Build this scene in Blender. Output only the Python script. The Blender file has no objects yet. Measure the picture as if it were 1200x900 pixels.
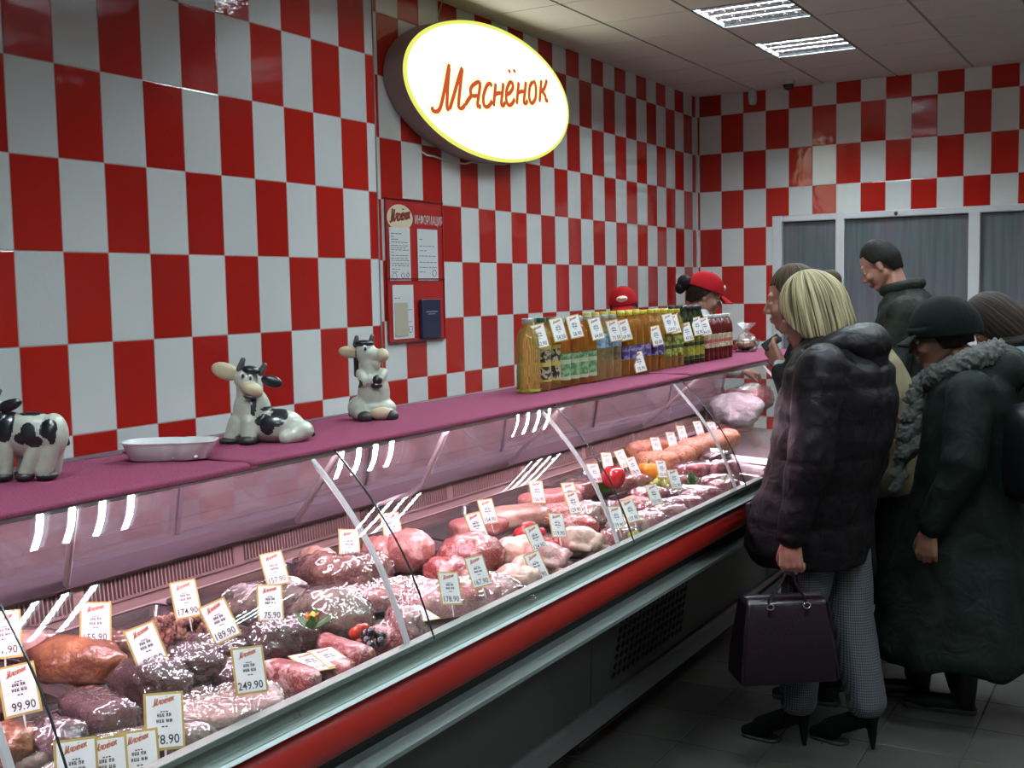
import bpy, bmesh, math, random
import numpy as np
from mathutils import Vector, Matrix, Euler, noise, Quaternion
S = bpy.context.scene
COL = S.collection
PI = math.pi
R = math.radians
rnd = random.Random(7)

# ------------------------------------------------------------------ camera
YAW, PITCH, ROLL, FPX = .5255, .0803, -.0201, 1349.2
CAM = Vector((0, 0, 1.6))
_f = Vector((-math.sin(YAW), math.cos(YAW), 0)); _r = Vector((math.cos(YAW), math.sin(YAW), 0)); _u = Vector((0, 0, 1))
CF = _f * math.cos(PITCH) - _u * math.sin(PITCH)
_u2 = _u * math.cos(PITCH) + _f * math.sin(PITCH)
CR = _r * math.cos(ROLL) + _u2 * math.sin(ROLL)
CU = _u2 * math.cos(ROLL) - _r * math.sin(ROLL)
cam = bpy.data.cameras.new('camera'); co = bpy.data.objects.new('camera', cam); COL.objects.link(co)
mw = Matrix.Identity(4)
for i in range(3):
    mw[i][0], mw[i][1], mw[i][2], mw[i][3] = CR[i], CU[i], -CF[i], CAM[i]
co.matrix_world = mw
cam.sensor_width = 36; cam.lens = 36 * FPX / 1200; cam.clip_start = .02; cam.clip_end = 60
S.camera = co

def at(px, py, X=None, Y=None, Z=None):
    "the point where the sight line of a pixel of the 1200x900 photo meets the plane X=, Y= or Z="
    d = CF + CR * ((px - 600) / FPX) - CU * ((py - 450) / FPX)
    if X is not None: t = (X - CAM.x) / d.x
    elif Y is not None: t = (Y - CAM.y) / d.y
    else: t = (Z - CAM.z) / d.z
    return CAM + d * t
def ppm(p): return FPX / (Vector(p) - CAM).dot(CF)      # photo pixels per metre at a point

# ------------------------------------------------------------------ materials
class NT:
    def __init__(s, name):
        s.m = bpy.data.materials.new(name); s.m.use_nodes = True
        s.t = s.m.node_tree; s.t.nodes.clear()
        s.out = s.t.nodes.new('ShaderNodeOutputMaterial')
    def n(s, typ, **kw):
        x = s.t.nodes.new(typ)
        for k, v in kw.items():
            if k.startswith('i_'): x.inputs[k[2:].replace('_', ' ')].default_value = v
            else: setattr(x, k, v)
        return x
    def l(s, a, b): s.t.links.new(a, b)
    def math(s, op, a, b=None, clamp=False):
        x = s.t.nodes.new('ShaderNodeMath'); x.operation = op; x.use_clamp = clamp
        for i, v in enumerate((a, b)):
            if v is None: continue
            if isinstance(v, (int, float)): x.inputs[i].default_value = v
            else: s.l(v, x.inputs[i])
        return x.outputs[0]
    def mix(s, f, a, b):
        x = s.t.nodes.new('ShaderNodeMix'); x.data_type = 'RGBA'
        for sock, v in ((x.inputs[0], f), (x.inputs[6], a), (x.inputs[7], b)):
            if isinstance(v, (int, float)): sock.default_value = v
            elif isinstance(v, (tuple, list)): sock.default_value = (*v[:3], 1)
            else: s.l(v, sock)
        return x.outputs[2]
    def ramp(s, f, stops):
        x = s.t.nodes.new('ShaderNodeValToRGB'); e = x.color_ramp.elements
        while len(e) < len(stops): e.new(.5)
        for q, (p, c) in zip(e, stops): q.position = p; q.color = (*c[:3], 1) if not isinstance(c, (int, float)) else (c, c, c, 1)
        s.l(f, x.inputs[0]); return x.outputs[0]

def objvec(t, rand=True, scale=None):
    tc = t.n('ShaderNodeTexCoord'); v = tc.outputs['Object']
    if rand:
        oi = t.n('ShaderNodeObjectInfo'); a = t.n('ShaderNodeVectorMath', operation='ADD')
        mu = t.math('MULTIPLY', oi.outputs['Random'], 37.0)
        t.l(v, a.inputs[0]); t.l(mu, a.inputs[1]); v = a.outputs[0]
    if scale:
        mp = t.n('ShaderNodeMapping'); mp.inputs['Scale'].default_value = scale; t.l(v, mp.inputs['Vector']); v = mp.outputs[0]
    return v

def mat(name, col, rough=.5, metal=0., spec=.5, coat=0., coat_r=.05, mottle=None, bump=None, trans=0., sheen=0., emit=None, estr=0., sss=0., film=None):
    """mottle=(scale, colour2, lo, hi); bump=(scale, distance); film=(scale vec, distance) bumps only the clear coat"""
    t = NT(name); b = t.n('ShaderNodeBsdfPrincipled')
    b.inputs['Base Color'].default_value = (*col, 1); b.inputs['Roughness'].default_value = rough
    b.inputs['Metallic'].default_value = metal; b.inputs['Specular IOR Level'].default_value = spec
    b.inputs['Coat Weight'].default_value = coat; b.inputs['Coat Roughness'].default_value = coat_r
    if trans: b.inputs['Transmission Weight'].default_value = trans
    if sheen: b.inputs['Sheen Weight'].default_value = sheen; b.inputs['Sheen Roughness'].default_value = .5
    if sss:
        b.inputs['Subsurface Weight'].default_value = sss; b.inputs['Subsurface Radius'].default_value = (.01, .003, .002); b.inputs['Subsurface Scale'].default_value = .5
    if emit: b.inputs['Emission Color'].default_value = (*emit, 1); b.inputs['Emission Strength'].default_value = estr
    v = objvec(t) if (mottle or bump or film) else None
    if mottle:
        ns = t.n('ShaderNodeTexNoise', i_Scale=mottle[0], i_Detail=5., i_Roughness=.6); t.l(v, ns.inputs['Vector'])
        r = t.ramp(ns.outputs['Fac'], [(mottle[2], 0.), (mottle[3], 1.)])
        t.l(t.mix(r, col, mottle[1]), b.inputs['Base Color'])
    if bump:
        ns = t.n('ShaderNodeTexNoise', i_Scale=bump[0], i_Detail=4.); t.l(v, ns.inputs['Vector'])
        bp = t.n('ShaderNodeBump', i_Distance=bump[1], i_Strength=1.); t.l(ns.outputs['Fac'], bp.inputs['Height']); t.l(bp.outputs[0], b.inputs['Normal'])
    if film:
        v2 = objvec(t, True, film[0])
        ns = t.n('ShaderNodeTexNoise', i_Scale=1., i_Detail=3., i_Distortion=1.2); t.l(v2, ns.inputs['Vector'])
        rg = t.math('ABSOLUTE', t.math('SUBTRACT', ns.outputs['Fac'], .5))
        bp = t.n('ShaderNodeBump', i_Distance=film[1], i_Strength=1.); t.l(rg, bp.inputs['Height']); t.l(bp.outputs[0], b.inputs['Coat Normal'])
    t.l(b.outputs[0], t.out.inputs[0]); t.m.diffuse_color = (*col, 1)
    return t.m

def emis(name, col, st):
    t = NT(name); e = t.n('ShaderNodeEmission'); e.inputs[0].default_value = (*col, 1); e.inputs[1].default_value = st
    t.l(e.outputs[0], t.out.inputs[0]); return t.m

def glass(name, tint=(1, 1, 1), refl=1., rough=.0, haze=0., hazecol=(.8, .8, .8), wr=None):
    "thin sheet: clear with a mirror coat by angle, a little haze if wanted"
    t = NT(name); tr = t.n('ShaderNodeBsdfTransparent'); tr.inputs[0].default_value = (*tint, 1)
    gl = t.n('ShaderNodeBsdfGlossy'); gl.inputs['Roughness'].default_value = rough
    ge = t.n('ShaderNodeNewGeometry'); dt = t.n('ShaderNodeVectorMath', operation='DOT_PRODUCT'); t.l(ge.outputs['Incoming'], dt.inputs[0]); t.l(ge.outputs['Normal'], dt.inputs[1])
    fo = t.math('ADD', t.math('MULTIPLY', t.math('POWER', t.math('SUBTRACT', 1., t.math('ABSOLUTE', dt.outputs['Value']), True), 5.), .93), .07)
    if wr:
        v = objvec(t, True, wr[0]); ns = t.n('ShaderNodeTexNoise', i_Scale=1., i_Detail=3., i_Distortion=1.5); t.l(v, ns.inputs['Vector'])
        rg = t.math('ABSOLUTE', t.math('SUBTRACT', ns.outputs['Fac'], .5))
        bp = t.n('ShaderNodeBump', i_Distance=wr[1], i_Strength=1.); t.l(rg, bp.inputs['Height']); t.l(bp.outputs[0], gl.inputs['Normal']); t.l(bp.outputs[0], dt.inputs[1])
    a = t.n('ShaderNodeMixShader'); t.l(t.math('MULTIPLY', fo, refl, True), a.inputs[0]); t.l(gl.outputs[0], a.inputs[2])
    if haze:
        df = t.n('ShaderNodeBsdfDiffuse'); df.inputs[0].default_value = (*hazecol, 1)
        h = t.n('ShaderNodeMixShader'); h.inputs[0].default_value = haze; t.l(tr.outputs[0], h.inputs[1]); t.l(df.outputs[0], h.inputs[2]); t.l(h.outputs[0], a.inputs[1])
    else: t.l(tr.outputs[0], a.inputs[1])
    t.l(a.outputs[0], t.out.inputs[0]); return t.m

TW, TH = .206, .3384
def tile_mat(name, axis, u0, z0, par):
    "red and white checkered wall tiles with pale grout, slightly uneven glaze"
    t = NT(name); g = t.n('ShaderNodeNewGeometry'); sx = t.n('ShaderNodeSeparateXYZ'); t.l(g.outputs['Position'], sx.inputs[0])
    u = t.math('DIVIDE', t.math('SUBTRACT', sx.outputs[axis], u0), TW)
    v = t.math('DIVIDE', t.math('SUBTRACT', z0, sx.outputs[2]), TH)
    fu, fv = t.math('FLOOR', u), t.math('FLOOR', v)
    chk = t.math('FLOORED_MODULO', t.math('ADD', t.math('ADD', fu, fv), par), 2.)
    wn = t.n('ShaderNodeTexWhiteNoise', noise_dimensions='2D'); cx = t.n('ShaderNodeCombineXYZ'); t.l(fu, cx.inputs[0]); t.l(fv, cx.inputs[1]); t.l(cx.outputs[0], wn.inputs['Vector'])
    red = t.mix(wn.outputs['Value'], (.50, .022, .014), (.42, .016, .012)); wht = t.mix(wn.outputs['Value'], (.72, .74, .73), (.66, .69, .69))
    c = t.mix(t.math('GREATER_THAN', chk, .5), red, wht)
    du = t.math('MULTIPLY', t.math('PINGPONG', u, .5), TW); dv = t.math('MULTIPLY', t.math('PINGPONG', v, .5), TH)
    d = t.math('MINIMUM', du, dv)
    gr = t.math('LESS_THAN', d, .0019)
    c = t.mix(gr, c, (.46, .34, .31))
    b = t.n('ShaderNodeBsdfPrincipled'); t.l(c, b.inputs['Base Color'])
    t.l(t.math('ADD', t.math('MULTIPLY', gr, .6), .09), b.inputs['Roughness'])
    ns = t.n('ShaderNodeTexNoise', i_Scale=9., i_Detail=1.5); t.l(g.outputs['Position'], ns.inputs['Vector'])
    n2 = t.n('ShaderNodeTexNoise', i_Scale=45., i_Detail=1.); t.l(g.outputs['Position'], n2.inputs['Vector'])
    amt = t.math('POWER', wn.outputs['Value'], 3.)
    h = t.math('ADD', t.math('MULTIPLY', ns.outputs['Fac'], .0022), t.math('MULTIPLY', t.math('MULTIPLY', n2.outputs['Fac'], amt), .0011))
    h = t.math('SUBTRACT', h, t.math('MULTIPLY', t.math('SUBTRACT', 1., t.math('DIVIDE', d, .005, True)), .0012))
    sc_ = t.n('ShaderNodeSeparateColor'); t.l(wn.outputs['Color'], sc_.inputs[0])
    for k_, (f_, w_) in enumerate(((u, TW), (v, TH))):
        h = t.math('ADD', h, t.math('MULTIPLY', t.math('MULTIPLY', t.math('FRACT', f_), w_), t.math('MULTIPLY', t.math('SUBTRACT', sc_.outputs[k_], .5), .05)))
    bp = t.n('ShaderNodeBump', i_Distance=1., i_Strength=1.); t.l(h, bp.inputs['Height']); t.l(bp.outputs[0], b.inputs['Normal'])
    t.l(b.outputs[0], t.out.inputs[0]); return t.m

def floor_mat():
    t = NT('floor tiles'); g = t.n('ShaderNodeNewGeometry'); sx = t.n('ShaderNodeSeparateXYZ'); t.l(g.outputs['Position'], sx.inputs[0])
    u = t.math('DIVIDE', t.math('SUBTRACT', sx.outputs[0], -1.4966), .3); v = t.math('DIVIDE', t.math('SUBTRACT', sx.outputs[1], 3.7031), .3)
    wn = t.n('ShaderNodeTexWhiteNoise', noise_dimensions='2D'); cx = t.n('ShaderNodeCombineXYZ'); t.l(t.math('FLOOR', u), cx.inputs[0]); t.l(t.math('FLOOR', v), cx.inputs[1]); t.l(cx.outputs[0], wn.inputs['Vector'])
    ns = t.n('ShaderNodeTexNoise', i_Scale=3., i_Detail=6.); t.l(g.outputs['Position'], ns.inputs['Vector'])
    c = t.mix(wn.outputs['Value'], (.064, .062, .055), (.080, .078, .070)); c = t.mix(t.ramp(ns.outputs['Fac'], [(.35, 0.), (.75, .5)]), c, (.045, .045, .04))
    d = t.math('MULTIPLY', t.math('MINIMUM', t.math('PINGPONG', u, .5), t.math('PINGPONG', v, .5)), .3)
    gr = t.math('LESS_THAN', d, .003); c = t.mix(gr, c, (.035, .033, .03))
    b = t.n('ShaderNodeBsdfPrincipled'); t.l(c, b.inputs['Base Color']); t.l(t.math('ADD', t.math('MULTIPLY', gr, .4), .35), b.inputs['Roughness'])
    bp = t.n('ShaderNodeBump', i_Distance=.002, i_Strength=1.); t.l(t.math('DIVIDE', d, .006, True), bp.inputs['Height']); t.l(bp.outputs[0], b.inputs['Normal'])
    t.l(b.outputs[0], t.out.inputs[0]); return t.m

# ------------------------------------------------------------------ mesh building
class MB:
    def __init__(s): s.v = []; s.f = []; s.mi = []; s.cur = 0
    def add(s, vs, fs):
        o = len(s.v); s.v += [tuple(p) for p in vs]; s.f += [tuple(i + o for i in f) for f in fs]; s.mi += [s.cur] * len(fs); return s
    def box(s, c, d, rot=None, taper=1.):
        vs = []
        for z in (-1, 1):
            k = taper if z > 0 else 1.
            for x, y in ((-1, -1), (1, -1), (1, 1), (-1, 1)):
                p = Vector((x * d[0] / 2 * k, y * d[1] / 2 * k, z * d[2] / 2))
                if rot is not None: p = rot @ p
                vs.append(p + Vector(c))
        return s.add(vs, [(3, 2, 1, 0), (4, 5, 6, 7), (0, 1, 5, 4), (1, 2, 6, 5), (2, 3, 7, 6), (3, 0, 4, 7)])
    def ext(s, prof, a0, a1, axis=1, closed=True):
        "extrude a profile: (x,z) along y, or (y,z) along x, or (x,y) along z"
        n = len(prof); vs = []
        for a in (a0, a1):
            for p, q in prof: vs.append((p, a, q) if axis == 1 else (a, p, q) if axis == 0 else (p, q, a))
        fs = [(i, (i + 1) % n, n + (i + 1) % n, n + i) for i in range(n if closed else n - 1)]
        if closed: fs += [tuple(range(n))[::-1], tuple(range(n, 2 * n))]
        return s.add(vs, fs)
    def tube(s, pts, r, n=10, cap=True, flat=None):
        "round bar along points; r a number or one per point; flat=(ax, ay) squashes the section"
        pts = [Vector(p) for p in pts]; m = len(pts); rs = r if isinstance(r, (list, tuple)) else [r] * m
        t0 = (pts[1] - pts[0]).normalized(); ref = Vector((0, 0, 1)) if abs(t0.z) < .9 else Vector((1, 0, 0))
        a = t0.cross(ref).normalized(); vs = []
        for i, p in enumerate(pts):
            t = (pts[min(i + 1, m - 1)] - pts[max(i - 1, 0)]).normalized()
            a = (a - t * a.dot(t)).normalized(); b = t.cross(a)
            for k in range(n):
                th = 2 * PI * k / n; fa, fb = flat or (1, 1)
                vs.append(p + (a * math.cos(th) * fa + b * math.sin(th) * fb) * rs[i])
        fs = [(i * n + k, i * n + (k + 1) % n, (i + 1) * n + (k + 1) % n, (i + 1) * n + k) for i in range(m - 1) for k in range(n)]
        if cap: fs += [tuple(range(n))[::-1], tuple(range((m - 1) * n, m * n))]
        return s.add(vs, fs)
    def cap(s, p0, p1, r0, r1, n=14, k=4):
        "tapered capsule"
        p0, p1 = Vector(p0), Vector(p1); d = (p1 - p0); L = d.length or 1e-6; d = d / L; pts = []; rs = []
        for i in range(k):
            a = PI / 2 * (1 - (i + .15) / k); pts.append(p0 - d * math.sin(a) * r0); rs.append(math.cos(a) * r0)
        pts += [p0, p1]; rs += [r0, r1]
        for i in range(k):
            a = PI / 2 * (i + 1 - .15) / k; pts.append(p1 + d * math.sin(a) * r1); rs.append(math.cos(a) * r1)
        return s.tube(pts, rs, n)
    def ell(s, c, r, rot=None, nu=20, nv=12, fn=None):
        vs = [];
        for j in range(nv + 1):
            ph = PI * j / nv
            for i in range(nu):
                th = 2 * PI * i / nu; p = Vector((math.sin(ph) * math.cos(th), math.sin(ph) * math.sin(th), math.cos(ph)))
                k = fn(p) if fn else 1.
                p = Vector((p.x * r[0], p.y * r[1], p.z * r[2])) * k
                if rot is not None: p = rot @ p
                vs.append(p + Vector(c))
        fs = [(j * nu + i, (j + 1) * nu + i, (j + 1) * nu + (i + 1) % nu, j * nu + (i + 1) % nu) for j in range(nv) for i in range(nu)]
        return s.add(vs, fs)
    def lathe(s, prof, c=(0, 0, 0), n=20, rot=None, sx=1., sy=1., cap=True):
        vs = []
        for r, z in prof:
            for k in range(n):
                p = Vector((r * math.cos(2 * PI * k / n) * sx, r * math.sin(2 * PI * k / n) * sy, z))
                if rot is not None: p = rot @ p
                vs.append(p + Vector(c))
        m = len(prof); fs = [(i * n + k, i * n + (k + 1) % n, (i + 1) * n + (k + 1) % n, (i + 1) * n + k) for i in range(m - 1) for k in range(n)]
        if cap: fs += [tuple(range(n))[::-1], tuple(range((m - 1) * n, m * n))]
        return s.add(vs, fs)
    def loft(s, rings, cap=True):
        n = len(rings[0]); vs = [p for q in rings for p in q]; m = len(rings)
        fs = [(i * n + k, i * n + (k + 1) % n, (i + 1) * n + (k + 1) % n, (i + 1) * n + k) for i in range(m - 1) for k in range(n)]
        if cap: fs += [tuple(range(n))[::-1], tuple(range((m - 1) * n, m * n))]
        return s.add(vs, fs)
    def grid(s, fn, nu, nv, wrap=False):
        vs = [fn(i / nu, j / nv) for j in range(nv + 1) for i in range(nu + (0 if wrap else 1))]
        w = nu if wrap else nu + 1
        fs = [(j * w + i, j * w + (i + 1) % w, (j + 1) * w + (i + 1) % w, (j + 1) * w + i) for j in range(nv) for i in range(nu)]
        return s.add(vs, fs)
    def mesh(s, name, mats, smooth=True, ang=40, weld=True):
        me = bpy.data.meshes.new(name); me.from_pydata(s.v, [], s.f)
        mats = mats if isinstance(mats, (list, tuple)) else [mats]
        for m in mats: me.materials.append(m)
        me.polygons.foreach_set('material_index', s.mi)
        bm = bmesh.new(); bm.from_mesh(me)
        if weld: bmesh.ops.remove_doubles(bm, verts=bm.verts, dist=1e-6)
        bmesh.ops.recalc_face_normals(bm, faces=bm.faces); bm.to_mesh(me); bm.free()
        me.polygons.foreach_set('use_smooth', [smooth] * len(me.polygons))
        if smooth and ang < 180: me.set_sharp_from_angle(angle=R(ang))
        return me
    def obj(s, name, mats, parent=None, smooth=True, ang=40, bevel=0., solid=0., loc=None, rot=None, weld=True):
        return link(name, s.mesh(name, mats, smooth, ang, weld), parent, bevel, solid, loc, rot)

def link(name, me, parent=None, bevel=0., solid=0., loc=None, rot=None):
    o = bpy.data.objects.new(name, me); COL.objects.link(o)
    if parent is not None: o.parent = parent
    if loc is not None: o.location = loc
    if rot is not None: o.rotation_euler = rot
    if solid: m = o.modifiers.new('solid', 'SOLIDIFY'); m.thickness = solid; m.offset = 0
    if bevel: m = o.modifiers.new('bevel', 'BEVEL'); m.width = bevel; m.segments = 2; m.limit_method = 'ANGLE'; m.angle_limit = R(50)
    return o
def thing(name, label, cat, loc=(0, 0, 0), rot=(0, 0, 0), group=None):
    o = bpy.data.objects.new(name, None); COL.objects.link(o); o.location = loc; o.rotation_euler = rot
    o.empty_display_size = .05; return tag(o, label, cat, group)
def tag(o, label, cat, group=None, kind=None):
    o['label'] = label; o['category'] = cat
    if group: o['group'] = group
    if kind: o['kind'] = kind
    return o
def struct(o): o['kind'] = 'structure'; return o
def remesh(mb, voxel, it=2, fac=.5, fn=None):
    "fuse overlapping closed shells into one continuous surface"
    me = mb.mesh('tmp', [], weld=True); o = bpy.data.objects.new('tmp', me); COL.objects.link(o)
    m = o.modifiers.new('r', 'REMESH'); m.mode = 'VOXEL'; m.voxel_size = voxel; m.use_smooth_shade = True
    if it: m = o.modifiers.new('s', 'SMOOTH'); m.iterations = it; m.factor = fac
    dg = bpy.context.evaluated_depsgraph_get(); r = bpy.data.meshes.new_from_object(o.evaluated_get(dg))
    bpy.data.objects.remove(o); bpy.data.meshes.remove(me)
    r.polygons.foreach_set('use_smooth', [True] * len(r.polygons))
    if fn:
        a = np.zeros(len(r.vertices) * 3); r.vertices.foreach_get('co', a); a = a.reshape(-1, 3)
        nn = np.zeros(len(r.vertices) * 3); r.vertices.foreach_get('normal', nn); a = fn(a, nn.reshape(-1, 3)); r.vertices.foreach_set('co', a.ravel()); r.update()
    return r
def setmats(me, *ms, fn=None):
    me.materials.clear()
    for m in ms: me.materials.append(m)
    if fn is not None:
        for p in me.polygons: p.material_index = fn(p.center)
    return me
_fc = {}
def text_mesh(body, size, depth=.0, shear=0., bold=0., align='CENTER', sx=1.):
    k = (body, size, depth, shear, bold, align, sx)
    if k in _fc: return _fc[k]
    cu = bpy.data.curves.new('t', 'FONT'); cu.body = body; cu.size = size; cu.extrude = depth; cu.shear = shear; cu.offset = bold; cu.resolution_u = 2
    cu.align_x = align; cu.align_y = 'CENTER'
    o = bpy.data.objects.new('t', cu); COL.objects.link(o); dg = bpy.context.evaluated_depsgraph_get()
    me = bpy.data.meshes.new_from_object(o.evaluated_get(dg)); bpy.data.objects.remove(o); bpy.data.curves.remove(cu)
    if sx != 1:
        for v in me.vertices: v.co.x *= sx
    _fc[k] = me; return me
# ================================================================== the room
XL, XP, YB, YS, ZC, XR, YF = -3.844, -3.533, 10.058, 4.77, 3.32, 2.53, -2.6
m_tl = tile_mat('checker tiles long wall', 1, 5.8407, 3.4774, 0); m_tp = tile_mat('checker tiles near wall', 1, 2.6389, 3.1307, 1); m_tb = tile_mat('checker tiles back wall', 0, -3.8098, 3.4774, 0)
m_white = mat('white paint', (.62, .62, .61), .5); m_pvc = mat('window frame white', (.62, .63, .66), .35)
m_plast = mat('plain wall paint', (.42, .41, .38), .7)
b = MB(); b.box((XL - .1, (YS + YB) / 2 + .1, ZC / 2 + .1), (.2, YB - YS + .4, ZC + .4)); b.cur = 1; b.box((XP - .255, (YF + YS) / 2 - .1, ZC / 2 + .1), (.51, YS - YF + .2, ZC + .4))
struct(b.obj('wall_left', [m_tl, m_tp], smooth=False))
# back wall with the window opening
WX0, WX1, WZ0, WZ1 = -3.13, .9, .9, 2.215
b = MB(); y = YB + .15
b.box(((XL - .2 + WX0) / 2, y, ZC / 2 + .1), (WX0 - XL + .2, .3, ZC + .4)); b.box(((WX1 + XR + .2) / 2, y, ZC / 2 + .1), (XR + .2 - WX1, .3, ZC + .4))
b.box(((WX0 + WX1) / 2, y, (WZ1 + ZC + .3) / 2), (WX1 - WX0, .3, ZC + .3 - WZ1)); b.box(((WX0 + WX1) / 2, y, WZ0 / 2 - .05), (WX1 - WX0, .3, WZ0 + .1))
struct(b.obj('wall_back', m_tb, smooth=False))
b = MB(); b.box((XR + .1, (YF + YB) / 2, ZC / 2 + .1), (.2, YB - YF + .4, ZC + .4)); struct(b.obj('wall_right', m_plast, smooth=False))
b = MB(); b.box(((XL + XR) / 2, YF - .1, ZC / 2 + .1), (XR - XL + .4, .2, ZC + .4)); struct(b.obj('wall_front', m_plast, smooth=False))
b = MB(); b.box(((XL + XR) / 2, (YF + YB) / 2, -.05), (XR - XL + .4, YB - YF + .4, .1)); struct(b.obj('floor', floor_mat(), smooth=False))
# suspended ceiling: panels hang a little below the grid
GX, GY = -3.2734, 7.515
lights = [(-2.673, 4.515), (-2.673, 6.915), (-2.673, 8.115), (-1.473, 2.715), (-1.473, 4.515), (-1.473, 6.315), (-1.473, .315), (-.273, 2.715), (-.273, 5.115), (-.273, 6.915), (-.273, .315), (-.273, -1.485), (1.527, 2.715), (1.527, 5.115)]  # the last two are added, out of view, to raise the ambient light
lset = {(round((x - GX) / .6), round((y - GY) / .6)) for x, y in lights}
lights = [(GX + i * .6, GY + j * .6) for i, j in lset]
b = MB(); b.box(((XL + XR) / 2, (YF + YB) / 2, ZC + .22), (XR - XL + .4, YB - YF + .4, .1))
b.cur = 1
for i in range(-1, 11):
    x0, x1 = max(GX + i * .6, XL), min(GX + i * .6 + .6, XR)
    if x1 - x0 < .02: continue
    for j in range(-18, 6):
        y0, y1 = max(GY + j * .6, YF), min(GY + j * .6 + .6, YB)
        if y1 - y0 < .02 or (i, j) in lset: continue
        b.box(((x0 + x1) / 2, (y0 + y1) / 2, ZC + .012), (x1 - x0 - .020, y1 - y0 - .014, .024))
b.cur = 2
for i in range(-1, 12):
    x = GX + i * .6
    if XL < x < XR: b.box((x, (YF + YB) / 2, ZC + .016), (.024, YB - YF, .018))
for j in range(-18, 6):
    y = GY + j * .6
    if YF < y < YB: b.box(((XL + XR) / 2, y, ZC + .018), (XR - XL, .012, .014))
m_ceil = mat('mineral ceiling panel', (.66, .61, .57), .9, bump=(90, .002)); m_tbar = mat('grey ceiling grid', (.30, .27, .27), .6)
struct(b.obj('ceiling', [m_white, m_ceil, m_tbar], smooth=False))
# white corner strips where the tiles meet
b = MB(); b.box((XL + .008, YB - .008, ZC / 2), (.016, .016, ZC)); struct(b.obj('trim_1', mat('white corner strip', (.75, .68, .66), .4), smooth=False))
b = MB(); b.box((XP + .001, YS - .002, ZC / 2), (.006, .008, ZC)); struct(b.obj('trim_2', mat('dark corner strip', (.3, .22, .2), .4), smooth=False))
# window: reveal, frame, mullions, panes of frosted glass
b = MB(); fy = YB - .012
for x0, x1 in ((WX0, -3.045), (-2.575, -2.50), (-1.50, -1.41), (-.42, -.34), (.80, WX1)): b.box(((x0 + x1) / 2, fy + .035, (WZ0 + WZ1) / 2), (x1 - x0, .09, WZ1 - WZ0))
for z0, z1 in ((WZ0, WZ0 + .07), (WZ1 - .055, WZ1)): b.box(((WX0 + WX1) / 2, fy + .035, (z0 + z1) / 2), (WX1 - WX0, .086, z1 - z0))
win = struct(b.obj('window_1', m_pvc, bevel=.006))
t = NT('frosted pane with dusk behind'); tc = t.n('ShaderNodeNewGeometry'); mp = t.n('ShaderNodeMapping'); mp.inputs['Scale'].default_value = (2.2, 1, .9); t.l(tc.outputs['Position'], mp.inputs['Vector'])
ns = t.n('ShaderNodeTexNoise', i_Scale=1.6, i_Detail=4., i_Distortion=.5); t.l(mp.outputs[0], ns.inputs['Vector'])
wv = t.n('ShaderNodeTexNoise', i_Scale=9., i_Detail=2.); mp2 = t.n('ShaderNodeMapping'); mp2.inputs['Scale'].default_value = (3., 1, .12); t.l(tc.outputs['Position'], mp2.inputs['Vector']); t.l(mp2.outputs[0], wv.inputs['Vector'])
c = t.mix(t.ramp(ns.outputs['Fac'], [(.35, 0.), (.65, 1.)]), (.075, .11, .12), (.125, .11, .14)); c = t.mix(t.ramp(wv.outputs['Fac'], [(.4, 0.), (.62, .45)]), c, (.17, .18, .20))
pb = t.n('ShaderNodeBsdfPrincipled', i_Roughness=.3); t.l(c, pb.inputs['Base Color']); t.l(c, pb.inputs['Emission Color']); pb.inputs['Emission Strength'].default_value = .05; t.l(pb.outputs[0], t.out.inputs[0])
m_frost = t.m
for x0, x1 in ((-3.045, -2.575), (-2.50, -1.50), (-1.41, -.42), (-.34, .80)):
    b = MB(); b.box(((x0 + x1) / 2, fy + .055, (WZ0 + WZ1) / 2), (x1 - x0, .012, WZ1 - WZ0 - .125)); b.obj('pane', m_frost, win, smooth=False)
b = MB(); b.lathe([(.012, 0), (.016, .004), (.006, .014)], rot=Matrix.Rotation(R(90), 3, 'X')); b.obj('stopper', mat('dark rubber', (.03, .03, .03), .5), win, loc=at(1050, 250, Y=YB - .02))

# ------------------------------------------------------------------ ceiling lights
m_alu = mat('polished aluminium louvre', (.72, .74, .76), .18, 1.); m_house = mat('white fitting', (.5, .5, .5), .4)
m_tubeL = emis('cool white tube', (.82, .95, 1.), 165.0)
bh = MB(); bh.box((.3, .3, .095), (.594, .594, .01)); 
for d in ((.003, .3, .006, .594), (.597, .3, .006, .594)): bh.box((d[0], d[1], .05), (d[2], d[3], .1))
for d in ((.3, .003, .594, .006), (.3, .597, .594, .006)): bh.box((d[0], d[1], .05), (d[2], d[3], .1))
bl = MB()
for k in range(4):       # mirrored troughs over each tube
    x = .01 + .145 * k
    bl.tube([(x + .072 - .07, .3, .02)] * 0 or [(x, .006, .012), (x, .594, .012)], .005, 6)
    bl.grid(lambda u, v, x=x: (x + .145 * u, .006 + .588 * v, .018 + .068 * math.sin(PI * u)), 10, 1)
bl.tube([(.59, .006, .012), (.59, .594, .012)], .005, 6)
for k in range(1, 8): bl.box((.3, .0742 * k, .014), (.58, .002, .022))
bf = MB()
for d in ((.006, .3, .012, .6), (.594, .3, .012, .6)): bf.box((d[0], d[1], .001), (d[2], d[3], .006))
for d in ((.3, .006, .6, .012), (.3, .594, .6, .012)): bf.box((d[0], d[1], .001), (d[2], d[3], .006))
hm, lm, fm = bh.mesh('housing', m_house, False), bl.mesh('louvre', m_alu), bf.mesh('frame', mat('dark edge of fitting', (.1, .11, .13), .4), False)
tb = MB(); tb.tube([(0, .02, 0), (0, .58, 0)], .013, 10); tm = tb.mesh('tube', m_tubeL)
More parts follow.
